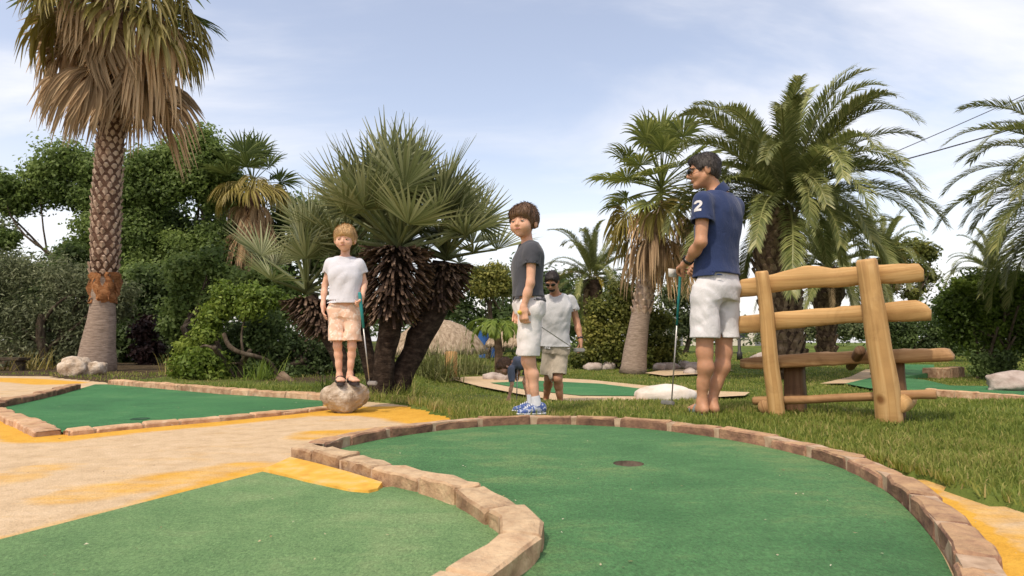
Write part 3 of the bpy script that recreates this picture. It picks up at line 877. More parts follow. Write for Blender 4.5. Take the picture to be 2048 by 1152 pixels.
PHX_E = [82, 66, 50, 34, 18, 0, -22, -45]
PHX = [feather_mesh('feather_frond', M_PHX, e, 3.0, 115, 0.38, 1.0, 400 + i, wd=.0135) for i, e in enumerate(PHX_E)]
PHX2 = [feather_mesh('feather_frond', M_PHX, e, 3.0, 115, 0.38, 1.25, 430 + i, wd=.0135) for i, e in enumerate(PHX_E)]
PHXD = [feather_mesh('feather_frond_dry', M_PHXD, e, 2.6, 40, 0.32, 1.3, 460 + i, vee=0.2) for i, e in enumerate((-30, -60))]
PHXY = feather_mesh('feather_frond_yellow', M_PHXY, 10, 2.6, 44, 0.34, 0.9, 480)

def trunk_line(pts_px, Y):
    return np.array([P(x, y, Y) for x, y, *_ in pts_px])

def scars(line, rr, z0, z1, rows, per, size, parent, mat, name='leaf_bases', out=0.03, lift=0.5, jit=0.15):
    """overlapping leaf-base stubs wrapped round a trunk, joined as one part"""
    mb = MB()
    zs = line[:, 2]
    for i in range(rows):
        z = z0 + (z1 - z0) * (i + 0.5) / rows
        c = np.array([np.interp(z, zs, line[:, k]) for k in range(3)]); r = np.interp(z, zs, rr)
        for j in range(per):
            a = 2 * PI * (j + (i % 2) * 0.5) / per + random.gauss(0, jit * 0.4)
            rd = np.array([math.cos(a), math.sin(a), 0]); tn = np.array([-math.sin(a), math.cos(a), 0]); up = np.array([0, 0, 1.0])
            w = size * random.uniform(0.75, 1.1); h = size * random.uniform(0.8, 1.25); o = out * random.uniform(0.5, 1.6)
            q = c + rd * r * 0.97
            V = [q - tn * w * .5 , q - up * h * .55 + rd * o * .2, q + tn * w * .5, q + up * h * lift * .3 + rd * 0.002,
                 q + rd * o + up * h * lift - tn * w * .28, q + rd * o + up * h * (lift - .22), q + rd * o + up * h * lift + tn * w * .28, q + rd * o * .7 + up * h * (lift + .15)]
            F = [(0, 1, 5, 4), (1, 2, 6, 5), (2, 3, 7, 6), (3, 0, 4, 7), (4, 5, 6, 7)]
            mb.add(V, F)
    V, F = mb.get()
    return part(name, V, F, mat, parent, smooth=False, kind='stuff')

def fan_palm(name, label, base, line, rr, crown, n_green, n_yel, n_dead, scale, seed, e_lo=-15, dead_span=(-40, -86), z_dead=1.0, bark=M_PALMBARK, seg=16, upper=None, group=None, green=None):
    green = green or FAN_G
    R = random.Random(seed)
    e = empty(name, base, label, 'palm tree', group)
    V, F = tube(line, rr, seg, 0.07, 9); part('trunk', V, F, bark, e)
    for i in range(n_green):
        t = (i + .5) / n_green
        el = 84 - (84 - e_lo) * t + R.gauss(0, 7); az = i * 2.39996 + R.gauss(0, .15)
        k = nearest(el)
        inst('frond', green[k], e, frond_matrix(crown + np.array([0, 0, 0.25 * scale * (1 - t)]), az, rad(el), R.gauss(0, .25), scale * R.uniform(.9, 1.1)))
    for i in range(n_yel):
        t = (i + .5) / n_yel
        el = e_lo + 12 - 22 * t + R.gauss(0, 8); az = i * 2.39996 + 1 + R.gauss(0, .3)
        inst('yellowing_frond', FAN_Y[nearest(el)], e, frond_matrix(crown - np.array([0, 0, 0.2 * scale * t]), az, rad(el), R.gauss(0, .2), scale * R.uniform(.9, 1.1)))
    for i in range(n_dead):
        t = (i + .5) / n_dead
        el = dead_span[0] + (dead_span[1] - dead_span[0]) * t ** .6 + R.gauss(0, 11); az = i * 2.39996 + R.gauss(0, .4)
        inst('dead_frond', FAN_D[nearest(el)], e, frond_matrix(crown - np.array([0, 0, (0.1 + z_dead * t) * scale]), az, rad(max(el, -88)), R.gauss(0, .35), scale * R.uniform(.62, 1.25)))
    return e

# tall palm at the left, with its skirt of dead fronds
YL = 10.0
tp = [(191, 752, 38), (194, 720, 34), (198, 690, 30), (203, 640, 25), (206, 600, 21), (207, 572, 21), (208, 555, 22), (210, 500, 23), (212, 430, 24), (215, 360, 23), (220, 300, 22), (226, 230, 22), (232, 150, 22), (236, 60, 21), (239, -30, 18), (240, -60, 12)]
tl = trunk_line(tp, YL); tr = np.array([t[2] for t in tp]) / 125.0
UP_ = tl[:, 2] > P(0, 560, YL)[2]
big = fan_palm('fan_palm', 'tall fan palm with shaggy dead frond skirt and orange band on its trunk', (tl[0][0], YL, 0.0), tl, tr, P(240, -20, YL), 18, 18, 40, 1.22, 3, -5, (12, -58), 0.85, M_PALMBARK, 18)
sel = tl[:, 2] > P(0, 556, YL)[2] - .02
V, F = tube(tl[UP_], tr[UP_] + .012, 18, .06, 9); part('upper_trunk', V, F, M_PALMUP, big)
scars(tl, tr + .012, P(0, 553, YL)[2], P(0, 215, YL)[2], 26, 11, 0.092, big, M_BOOT, 'leaf_bases', 0.030, 0.5)
# torn orange band
bz = [(206, 607, 21.5), (206, 598, 24.5), (207, 588, 23.5), (207, 575, 26), (208, 562, 25), (208, 553, 27.5), (208, 547, 25)]
V, F = tube(trunk_line(bz, YL), np.array([b_[2] for b_ in bz]) / 125.0, 26, 0.42, 17, caps=False); part('torn_fibre_band', V, F, M_FIBRE, big)
mb = MB()
for i in range(46):
    a = random.random() * 2 * PI; c = P(208, random.uniform(546, 596), YL); r0 = 0.195
    q = c + r0 * np.array([math.cos(a), math.sin(a), 0]); q2 = q + np.array([math.cos(a) * .04, math.sin(a) * .04, -random.uniform(.05, .14)])
    tn = np.array([-math.sin(a), math.cos(a), 0]) * random.uniform(.01, .025)
    mb.add([q - tn, q + tn, q2], [(0, 1, 2)])
V, F = mb.get(); part('loose_fibre', V, F, M_FIBRE, big, False, kind='stuff')

# fan palm in the middle distance behind the man in the polo shirt
YM = 15.4
tp = [(1266, 748, 28), (1267, 735, 26), (1271, 700, 23), (1278, 650, 20), (1287, 600, 17), (1296, 560, 17), (1301, 530, 19), (1310, 480, 19), (1316, 440, 15), (1320, 415, 8)]
tl = trunk_line(tp, YM); tr = np.array([t[2] for t in tp]) / (F_PX / YM)
wp = fan_palm('fan_palm', 'leaning fan palm with smooth flared trunk and brown frond skirt beside the yellowish bush', (tl[0][0], YM, gz(tl[0][0], YM) - .02), tl, tr, P(1324, 388, YM), 36, 9, 20, 1.24, 8, -12, (-10, -70), 0.42, green=FAN_L)
scars(tl, tr, P(0, 628, YM)[2], P(0, 540, YM)[2], 7, 9, 0.16, wp, M_BOOT, 'leaf_bases', 0.05, 0.6)
# far fan palm above the left-hand bushes
YF = 17.0
tp = [(512, 735, 16), (510, 600, 15), (506, 480, 15), (505, 380, 14)]
tl = trunk_line(tp, YF); tr = np.array([t[2] for t in tp]) / (F_PX / YF)
fan_palm('fan_palm', 'yellowing fan palm whose shaggy crown shows above the dark bushes', (tl[0][0], YF, gz(tl[0][0], YF) - .02), tl, tr, P(505, 372, YF), 13, 18, 34, 0.86, 21, 10, (-20, -80), 1.0, M_PALMUP, 10)

# ------------------------------------------------------------------ dwarf fan palm clump in the middle
YC = 5.5
CH_E = [80, 55, 30, 5, -20]
CH = [fan_mesh('dwarf_fan_frond', M_CHAM, e, 0.52, 0.46, 30, 128, 0.5, 500 + i, True, 0.0135, 0.40, 0.45) for i, e in enumerate(CH_E)]
ch = empty('fan_palm_clump', (P(775, 795, YC)[0], YC, 0.0), 'bushy dwarf fan palm clump with several dark leaning trunks', 'palm tree')
def cham_head(line_px, Ys, crown_px, n, s, e_lo, stubs, seed, stub_r, az_bias=None, shag=None):
    R = random.Random(seed)
    pts = smooth_line(np.array([P(x, y, Yv) for (x, y, r), Yv in zip(line_px, Ys)]), 1)
    rr0 = np.array([r for x, y, r in line_px]) / (F_PX / YC)
    rr = np.interp(np.linspace(0, 1, len(pts)), np.linspace(0, 1, len(rr0)), rr0)
    V, F = tube(pts, rr, 14, 0.22, 16); part('trunk', V, F, M_CLUMP, ch)
    c = P(*crown_px, Ys[-1])
    for i in range(n):
        t = (i + .5) / n
        el = 86 - (86 - e_lo) * t ** .85 + R.gauss(0, 6); az = i * 2.39996 + R.gauss(0, .25)
        k = int(np.argmin([abs(el - q) for q in CH_E]))
        inst('frond', CH[k], ch, frond_matrix(c + np.array([0, 0, .10 * s * (1 - t)]), az, rad(el), R.gauss(0, .45), s * R.uniform(.86, 1.12)))
    # dead petiole stubs hanging like scales under the crown
    mb = MB()
    ax = norm(pts[-1] - pts[-4])
    (zt, zb) = shag
    for i in range(stubs):
        t = i / stubs
        tt = zt + (zb - zt) * t                       # world height
        cc = np.array([np.interp(tt, pts[:, 2], pts[:, k]) for k in range(3)])
        a = i * 2.39996 + R.gauss(0, .2)
        rd = np.array([math.cos(a), math.sin(a), 0])
        r_ = stub_r * (0.80 + 0.45 * math.sin(PI * min(1, t * 0.9 + 0.12))) * R.uniform(.8, 1.12)
        q = cc + rd * r_ * 0.35
        L = R.uniform(.055, .125) * (stub_r / .2) ** .5; dn = norm(rd * R.uniform(.65, 1.15) + np.array([0, 0, -0.25 - 0.75 * t + R.gauss(0, .18)]))
        tip = q + rd * r_ * .45 + dn * L; w = R.uniform(.007, .014)
        tn = np.array([-math.sin(a), math.cos(a), 0]); nn = norm(np.cross(tn, dn))
        if nn[2] < 0: nn = -nn
        m_ = q + rd * r_ * .45
        V = [q - tn * w * .7, q + tn * w * .7, m_ + tn * w + nn * .004, m_ - tn * w + nn * .004, tip + tn * w * .85, tip - tn * w * .85, tip - nn * .012, m_ - nn * .012]
        F = [(0, 1, 2, 3), (3, 2, 4, 5), (5, 4, 6), (3, 5, 6, 7), (2, 7, 6, 4)]
        b0 = np.clip(R.gauss(.28, .2), 0, 1); b1 = np.clip(R.gauss(.6, .28), 0, 1)
        mb.add(V, F, [b0 * .5] * 2 + [b0] * 2 + [b1] * 3 + [b0])
    V, F = mb.get(); part('petiole_stubs', V, F, M_STUB, ch, False, {'tint': mb.att()}, kind='stuff')

def zc(py, Y=YC): return P(0, py, Y)[2]
cham_head([(764, 800, 22), (766, 760, 20), (773, 690, 21), (783, 620, 26), (790, 560, 28), (794, 500, 25)], [YC] * 6, (795, 500), 46, 1.07, 14, 850, 1, 0.245, shag=(zc(478), zc(632)))
cham_head([(786, 800, 19), (803, 755, 22), (834, 690, 25), (862, 630, 27), (880, 580, 36), (892, 530, 30)], [YC + .05, YC + .12, YC + .2, YC + .3, YC + .36, YC + .4], (892, 520), 24, 0.86, 6, 520, 2, 0.185, shag=(zc(505, 5.9), zc(610, 5.9)))
cham_head([(706, 790, 15), (692, 740, 16), (668, 690, 18), (642, 640, 19), (618, 600, 20)], [YC, YC + .1, YC + .2, YC + .3, YC + .35], (612, 588), 15, 0.9, 12, 400, 3, 0.18, shag=(zc(580, 5.8), zc(668, 5.8)))
cham_head([(752, 795, 15), (742, 740, 15), (722, 660, 16), (708, 590, 16), (700, 520, 15)], [YC + .3, YC + .4, YC + .5, YC + .55, YC + .6], (690, 520), 14, 0.9, 15, 120, 4, 0.15, shag=(zc(510, 6.0), zc(600, 6.0)))

# ------------------------------------------------------------------ date palms
def date_palm(label, px_base, line_px, Y, crown, n, s, seed, e_lo=-40, dry=4, boots=True, rows=22, per=13, seg=16, az0=0.0, e_hi=86, base_z=None, group=None, yel=0, dryset=PHXD):
    R = random.Random(seed)
    k = F_PX / Y
    tl = np.array([P(x, y, Y) for x, y, r in line_px]); tr = np.array([r for *_, r in line_px]) / k
    bz = gz(tl[0][0], Y) - .05 if base_z is None else base_z
    tl[0][2] = bz
    e = empty('date_palm', (tl[0][0], Y, bz), label, 'palm tree', group)
    V, F = tube(tl, tr, seg, 0.12, 7); part('trunk', V, F, M_PHXTRUNK, e)
    if boots:
        o = np.argsort(tl[:, 2])
        scars(tl[o], tr[o], max(tl[:, 2].min() + .3, 0.5 * tl[:, 2].min() + .5 * tl[:, 2].max() - 1.4), tl[:, 2].max() - .1, rows, per, 0.17 * s ** .5, e, M_PHXBOOT, 'leaf_bases', 0.07, 0.75)
    c = P(*crown, Y)
    for i in range(n):
        t = (i + .5) / n
        el = e_hi - (e_hi - e_lo) * t ** .95 + R.gauss(0, 5); az = az0 + i * 2.39996 + R.gauss(0, .12)
        j = int(np.argmin([abs(el - q) for q in PHX_E]))
        me = (PHX if R.random() < .6 else PHX2)[j]
        dc = np.array([math.sin(az), math.cos(az), 0]) * 0.14 * s
        inst('frond', me, e, frond_matrix(c + dc + np.array([0, 0, .2 * s * (0.5 - t)]), az, rad(el - PHX_E[j]) * .6, R.gauss(0, .12), s * R.uniform(.86, 1.1)))
    for i in range(yel):
        az = R.random() * 6.28
        inst('yellowing_frond', PHXY, e, frond_matrix(c - np.array([0, 0, .1 * s]), az, rad(R.uniform(-20, 20)), 0, s * R.uniform(.7, .95)))
    for i in range(dry):
        az = i * 2.39996 + R.random()
        inst('dry_frond', dryset[i % 2], e, frond_matrix(c - np.array([0, 0, .25 * s]), az, rad(R.gauss(-6, 6)), 0, s * R.uniform(.5, .8)))
    return e

date_palm('large date palm with arching fronds and thick dark trunk behind the bench', None,
          [(1572, 760, 36), (1570, 690, 34), (1562, 620, 36), (1556, 560, 40), (1552, 500, 42), (1550, 450, 40), (1550, 415, 34)], 13.2, (1574, 400), 82, 0.97, 5, -16, 6, rows=18, per=15, e_hi=74)
date_palm('date palm with shaggy bulb under its crown seen between the bench rails', None,
          [(1652, 730, 18), (1652, 680, 17), (1652, 620, 20), (1652, 590, 34), (1654, 560, 34), (1655, 535, 24)], 20.0, (1655, 530), 40, 0.86, 6, -28, 5, rows=8, per=10)
date_palm('drooping date palm standing by the dark clipped hedge tree', None,
          [(2230, 790, 40), (2228, 650, 38), (2222, 560, 40), (2226, 470, 44), (2228, 420, 42), (2230, 390, 34)], 11.0, (2230, 372), 80, 0.90, 9, -28, 6, e_hi=70, rows=18, per=15, yel=3)
date_palm('small far date palm above the yellowish hedge top', None,
          [(1985, 705, 14), (1985, 640, 14), (1985, 580, 16), (1985, 545, 13)], 24.0, (1985, 540), 30, 0.62, 10, -10, 0, False)
date_palm('young date palm with upright fronds and yellow stalks behind the man in sunglasses', None,
          [(1186, 735, 13), (1186, 680, 15), (1186, 610, 20), (1186, 560, 18)], 19.0, (1186, 552), 34, 0.62, 12, -30, 8, False, yel=4)
date_palm('far pale palm half hidden behind the bench post', None,
          [(1765, 715, 14), (1765, 640, 15), (1766, 560, 18), (1766, 520, 15)], 26.0, (1766, 512), 34, 0.75, 14, -35, 16, False, yel=7)

# ------------------------------------------------------------------ leafy trees and bushes
def leaf_cloud(centers, radii, n, size, r, tints, squash=0.8, shell=0.5, up=0.35, aspect=0.5):
    """n leaves over the given clumps; returns vertices, quads and tint"""
    centers = np.asarray(centers); radii = np.asarray(radii)
    w = radii ** 2; w = w / w.sum()
    k = r.choice(len(centers), n, p=w)
    d = r.normal(size=(n, 3)); d /= np.linalg.norm(d, axis=1)[:, None]
    rr = radii[k] * (shell + (1 - shell) * r.random(n) ** 0.6) * (1 + 0.26 * r.normal(size=n))
    p = centers[k] + d * rr[:, None] * np.array([1, 1, squash])
    nn = d + np.array([0, 0, up]) + 0.6 * r.normal(size=(n, 3)); nn /= np.linalg.norm(nn, axis=1)[:, None]
    a = np.cross(nn, r.normal(size=(n, 3))); a /= np.linalg.norm(a, axis=1)[:, None]
    b = np.cross(nn, a)
    L = size * r.uniform(.65, 1.35, n)[:, None]
    V = np.stack([p - a * L * .5, p + b * L * aspect * .5 + nn * L * .08, p + a * L * .5 - nn * L * .1, p - b * L * aspect * .5 + nn * L * .08], 1)
    t = np.clip(tints[k] + 0.13 * r.normal(size=n), 0, 1)
    return V.reshape(-1, 3), np.arange(n * 4).reshape(n, 4), np.repeat(t, 4)

def blob_clumps(blobs, Y, per, r, depth=0.8, cl=0.42, tint=0.5):
    k = F_PX / Y
    C = []; Rr = []; T = []
    for bl in blobs:
        x, y, rp = bl[:3]; dy = bl[3] if len(bl) > 3 else 0.0
        c = P(x, y, Y + dy); R = rp / k
        tb = np.clip(tint + 0.16 * r.normal(), .1, .9)
        for i in range(per):
            d = r.normal(size=3); d /= np.linalg.norm(d)
            C.append(c + d * R * (0.25 + 0.55 * r.random()) * np.array([1, depth, 1])); Rr.append(R * cl * r.uniform(.7, 1.25)); T.append(np.clip(tb + .12 * r.normal(), 0, 1))
    return np.array(C), np.array(Rr), np.array(T)

def leafy(name, label, cat, base, blobs, Y, mat, n, size, seed, per=12, trunk=0.16, limbs=10, tint=.5, stems=1, cl=.68, bark=M_BARK, aspect=.55, shell=.3, group=None, depth=.8, squash=.8):
    r = np.random.default_rng(seed)
    bx_, by_ = base
    b0 = np.array([bx_, by_, float(gz(bx_, by_)) - 0.03])
    e = empty(name, b0, label, cat, group)
    C, Rr, T = blob_clumps(blobs, Y, per, r, depth, cl, tint)
    V, Fq, tt = leaf_cloud(C, Rr, n, size, r, T, squash, shell, aspect=aspect)
    part('crown', V, Fq, mat, e, False, {'tint': tt})
    mb = MB()
    cen = C.mean(0)
    for s in range(stems):
        off = np.array([r.normal() * .12 * (stems > 1), r.normal() * .12 * (stems > 1), 0])
        top = b0 + (cen - b0) * (0.75 if stems == 1 else r.uniform(.5, .9)) + off * 3
        mid = b0 + (top - b0) * .5 + np.array([r.normal() * trunk * .6, r.normal() * trunk * .4, 0])
        ln = smooth_line(np.array([b0 + off, mid, top]), 2)
        V, F = tube(ln, np.linspace(trunk, trunk * .45, len(ln)), 9, 0.15, 6); mb.add(V, F)
        for i in range(limbs // stems):
            c = C[r.integers(len(C))]; t0 = r.uniform(.35, .98); q = ln[int(t0 * (len(ln) - 1))]
            m_ = (q + c) / 2 + r.normal(size=3) * np.linalg.norm(c - q) * .10
            l2 = smooth_line(np.array([q, m_, c]), 2)
            V, F = tube(l2, np.linspace(trunk * .38, trunk * .06, len(l2)), 6, 0.1, 8); mb.add(V, F)
    V, F = mb.get()
    part('trunk', V, F, bark, e)
    return e

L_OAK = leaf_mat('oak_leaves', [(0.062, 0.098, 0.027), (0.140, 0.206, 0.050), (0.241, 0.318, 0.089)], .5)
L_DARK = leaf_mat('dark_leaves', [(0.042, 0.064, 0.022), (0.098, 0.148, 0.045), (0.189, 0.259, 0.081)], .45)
L_OLIVE = leaf_mat('olive_leaves', [(0.090, 0.107, 0.050), (0.181, 0.206, 0.103), (0.312, 0.331, 0.194)], .4)
L_LIME = leaf_mat('lime_leaves', [(0.054, 0.090, 0.014), (0.132, 0.198, 0.026), (0.252, 0.318, 0.054)], .4)
L_YEL = leaf_mat('variegated_leaves', [(0.060, 0.079, 0.019), (0.162, 0.180, 0.038), (0.372, 0.348, 0.084)], .4)
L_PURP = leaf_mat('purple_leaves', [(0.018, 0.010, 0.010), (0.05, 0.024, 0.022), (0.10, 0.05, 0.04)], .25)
L_HAZY = leaf_mat('hazy_leaves', [(0.060, 0.084, 0.036), (0.138, 0.174, 0.072), (0.240, 0.264, 0.132)], .35)

def bxy(px, Y): return (P(px, 700, Y)[0], Y)
# back row of trees on the left
leafy('oak_tree', 'broad light green tree left of the tall shaggy palm with sky showing under its boughs', 'tree', bxy(150, 19),
      [(30, 372, 42), (85, 352, 46), (140, 330, 48), (195, 345, 50), (20, 410, 34), (170, 395, 46), (215, 420, 50), (190, 470, 46), (160, 510, 40), (10, 480, 30), (225, 520, 48), (60, 395, 34), (120, 385, 36), (230, 370, 46), (-10, 390, 44)], 19, L_OAK, 40000, .125, 31, 11, .13, 6, .62)
leafy('oak_tree', 'tall dense green tree directly behind the shaggy palm trunk', 'tree', bxy(320, 17),
      [(395, 285, 38), (425, 310, 36), (345, 312, 44), (290, 335, 46), (400, 350, 48), (330, 375, 50), (265, 400, 50), (290, 460, 46), (350, 490, 36), (420, 395, 30), (245, 470, 44), (445, 480, 44), (450, 360, 36), (395, 520, 46), (300, 540, 50), (240, 560, 44)], 17, L_OAK, 62000, .108, 32, 12, .15, 5, .6)
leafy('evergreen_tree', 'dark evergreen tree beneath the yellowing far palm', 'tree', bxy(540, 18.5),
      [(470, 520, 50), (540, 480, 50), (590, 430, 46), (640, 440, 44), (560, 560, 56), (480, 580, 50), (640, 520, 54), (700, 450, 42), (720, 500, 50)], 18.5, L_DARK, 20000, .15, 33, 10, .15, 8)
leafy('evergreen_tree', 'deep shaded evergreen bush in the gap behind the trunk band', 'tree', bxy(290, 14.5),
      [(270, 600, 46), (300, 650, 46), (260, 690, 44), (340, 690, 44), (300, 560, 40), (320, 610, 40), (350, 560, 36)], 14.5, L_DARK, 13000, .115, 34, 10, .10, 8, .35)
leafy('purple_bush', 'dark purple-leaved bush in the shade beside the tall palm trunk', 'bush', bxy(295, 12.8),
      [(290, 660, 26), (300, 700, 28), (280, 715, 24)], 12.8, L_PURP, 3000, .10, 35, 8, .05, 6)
leafy('olive_bush', 'big grey-green olive bush at the foot of the tall palm', 'bush', bxy(110, 12.2),
      [(-20, 570, 66), (50, 555, 56), (120, 555, 54), (180, 565, 46), (20, 640, 66), (100, 640, 66), (170, 650, 56), (-50, 680, 66), (50, 700, 52), (130, 705, 46), (235, 620, 36), (225, 590, 30), (250, 585, 26), (-90, 600, 70)], 12.2, L_OLIVE, 26000, .085, 36, 10, .12, 14, .42, 3, aspect=.32)
leafy('laurel_bush', 'mid green rounded bush growing between the palm trunk and the ivy mound', 'bush', bxy(410, 12.0),
      [(370, 545, 40), (420, 530, 40), (360, 600, 44), (420, 590, 48), (480, 570, 44), (540, 560, 40), (350, 650, 40), (400, 660, 44), (540, 610, 48), (600, 600, 44)], 12.0, L_OAK, 15000, .095, 37, 9, .10, 10, .55, 2)
leafy('ivy_mound', 'lime-edged ivy mound with dark hollow centre by the brick edge', 'bush', bxy(470, 8.4),
      [(395, 690, 34, -.2), (385, 735, 32, -.3), (420, 640, 36), (410, 720, 34, -.4), (450, 605, 34), (500, 600, 34), (550, 600, 30), (430, 755, 28, -.4)], 8.4, L_LIME, 12000, .062, 38, 10, .06, 8, .55, 3)
leafy('ivy_mound', 'dark ivy thicket under the left dwarf palm head', 'bush', bxy(540, 8.8),
      [(490, 660, 44), (540, 670, 48), (590, 680, 44), (480, 720, 40), (540, 730, 40), (600, 740, 40), (450, 690, 36), (640, 720, 40), (500, 760, 26, -.4), (580, 760, 26, -.3), (650, 690, 40), (700, 720, 44), (700, 650, 44, .3)], 8.8, L_DARK, 15000, .06, 39, 9, .07, 10, .35, 3)
# broken bough in the thicket
e = empty('fallen_branch', (P(500, 715, 8.0)[0], 8.0, 0.0), 'curved dead bough caught in the dark ivy thicket', 'branch')
V, F = tube(smooth_line(np.array([P(448, 668, 8.15), P(456, 692, 8.05), P(478, 706, 8.0), P(515, 713, 8.05), P(540, 722, 8.2), P(560, 760, 8.3)]), 2), np.linspace(.035, .06, 22 - 0)[:len(smooth_line(np.zeros((6, 3)), 2))] if False else 0.028, 9, .3, 9); part('bough', V, F, M_BARK, e)
V, F = tube(np.array([P(560, 752, 7.6), P(590, 775, 7.55), P(615, 793, 7.5)]), [.07, .06, .05], 9, .2, 9)
o = part('fallen_branch', V, F, M_PHXBOOT, org=P(615, 793, 7.5)); tag(o, 'short grey log lying at the brick edge below the bushes', 'log')
# mixed foliage in the far middle
leafy('evergreen_tree', 'far dark tree row behind the thatched roof', 'tree', bxy(1000, 27),
      [(900, 590, 36), (950, 570, 36), (1000, 575, 36), (1050, 560, 36), (1100, 575, 36), (930, 620, 34), (990, 625, 34), (1060, 615, 36), (1120, 610, 34), (870, 620, 34), (1150, 640, 36), (1090, 650, 36), (1030, 650, 36), (970, 660, 32)], 27, L_DARK, 14000, .19, 40, 8, .2, 10)
leafy('yellow_bush', 'yellow-tinged tree beyond the right dwarf palm head', 'tree', bxy(975, 22),
      [(960, 560, 28), (990, 545, 26), (1005, 570, 26), (975, 585, 24)], 22, L_YEL, 3600, .13, 41, 8, .09, 8, .75)
leafy('variegated_bush', 'rounded yellowish green bush behind the smooth leaning palm', 'bush', bxy(1250, 17.2),
      [(1250, 590, 40), (1215, 620, 40), (1285, 615, 40), (1190, 660, 36), (1240, 655, 42), (1300, 660, 40), (1180, 700, 32), (1230, 702, 36), (1290, 702, 36), (1335, 690, 34), (1320, 640, 30), (1330, 720, 26), (1160, 715, 24)], 17.2, L_YEL, 17000, .105, 42, 9, .09, 10, .42, 3)
leafy('far_tree', 'hazy grey-green tree behind the man in the polo shirt', 'tree', bxy(1370, 26),
      [(1340, 600, 34), (1380, 590, 34), (1360, 640, 34), (1400, 650, 34), (1420, 610, 30), (1440, 660, 28)], 26, L_HAZY, 6500, .15, 43, 8, .12, 8)
leafy('far_bush', 'pale green bush growing beyond the round white sign', 'bush', bxy(1570, 34),
      [(1530, 670, 22), (1560, 665, 22), (1600, 668, 22), (1640, 662, 24), (1680, 660, 26), (1720, 662, 24), (1700, 645, 22), (1620, 650, 20)], 34, L_HAZY, 7000, .17, 44, 8, .09, 6, .65)
leafy('far_tree', 'thin yellowish tree rising behind the bench rail ends', 'tree', bxy(1830, 28),
      [(1800, 500, 26), (1835, 490, 26), (1860, 510, 22), (1815, 540, 28), (1850, 550, 24), (1790, 570, 26), (1835, 590, 24)], 28, L_YEL, 5200, .16, 45, 7, .13, 12, .5)
leafy('clipped_hedge', 'dark clipped hedge seen between the bench and the hedge tree', 'hedge', bxy(1830, 21),
      [(1770, 660, 24), (1800, 655, 26), (1835, 655, 26), (1870, 660, 28), (1780, 685, 22), (1820, 685, 24), (1860, 688, 24), (1910, 680, 30)], 21, L_DARK, 8000, .10, 46, 8, .08, 6, .5)
leafy('hedge_tree', 'flat-topped hedge tree with yellow-green new growth over bare stems', 'tree', bxy(1965, 13.5),
      [(1905, 590, 34), (1950, 580, 34), (2000, 575, 36), (2050, 570, 40), (1900, 630, 36), (1950, 625, 38), (2010, 620, 40), (2070, 620, 44), (1930, 665, 34), (1990, 665, 40), (2050, 670, 44), (2110, 600, 50)], 13.5, L_LIME, 28000, .08, 47, 11, .05, 12, .22, 5)
leafy('hedge_tree', 'bright yellow-green shoots capping the dark hedge tree', 'bush', bxy(1985, 13.7),
      [(1915, 578, 20), (1950, 568, 20), (1985, 566, 20), (2025, 560, 22), (2065, 556, 24), (2110, 556, 24)], 13.4, L_LIME, 5200, .07, 48, 9, .04, 8, .6, 3)
leafy('low_bush', 'low dark bush at the foot of the hedge tree', 'bush', bxy(1975, 12.4),
      [(1960, 725, 22), (1990, 735, 22), (2010, 720, 22), (1975, 745, 18)], 12.4, L_DARK, 3200, .07, 49, 8, .03, 5)
leafy('far_tree', 'grey-green tree far behind the left olive bush', 'tree', bxy(-60, 24),
      [(-60, 420, 60), (0, 470, 40), (-20, 520, 50), (20, 560, 40), (-100, 480, 70)], 24, L_HAZY, 6000, .16, 50, 8, .2, 8)
leafy('oak_tree', 'sunlit green tree crown filling the gap beyond the tall dense tree', 'tree', bxy(380, 22),
      [(300, 350, 44), (360, 330, 40), (440, 330, 40), (450, 400, 44), (300, 420, 44), (250, 370, 40), (350, 560, 60), (420, 560, 60), (270, 520, 60), (470, 460, 40)], 22, L_OAK, 24000, .14, 51, 9, .14, 6, .6)
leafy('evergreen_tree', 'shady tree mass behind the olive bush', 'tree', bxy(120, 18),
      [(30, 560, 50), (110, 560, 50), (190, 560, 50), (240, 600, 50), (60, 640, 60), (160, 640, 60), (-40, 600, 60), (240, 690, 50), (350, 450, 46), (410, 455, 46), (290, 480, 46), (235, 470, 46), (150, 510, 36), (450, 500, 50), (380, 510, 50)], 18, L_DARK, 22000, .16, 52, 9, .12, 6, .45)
# a far wood closes the view low down
r = np.random.default_rng(77)
C = []; Rr = []
for i in range(190):
    u = r.uniform(-1.25, 0.16); y = r.uniform(24, 38); C.append([u * y, y, r.uniform(.3, 3.0) + .5 * (u < -.25) * r.random() * 2]); Rr.append(r.uniform(.8, 1.6))
for i in range(90):
    u = r.uniform(0.62, 1.3); y = r.uniform(22, 36); C.append([u * y, y, r.uniform(.2, 2.4)]); Rr.append(r.uniform(.7, 1.3))
for i in range(60):
    u = r.uniform(0.14, 0.66); y = r.uniform(34, 46); C.append([u * y, y, .6 + r.uniform(.0, 1.5)]); Rr.append(r.uniform(.6, 1.1))
V, Fq, tt = leaf_cloud(np.array(C), np.array(Rr), 40000, .24, r, np.clip(.42 + .2 * r.normal(size=len(C)), 0, 1))
o = part('far_wood', V, Fq, L_DARK, smooth=False, attrs={'tint': tt}, kind='stuff'); tag(o, 'far dark wood closing the view behind the garden', 'wood')

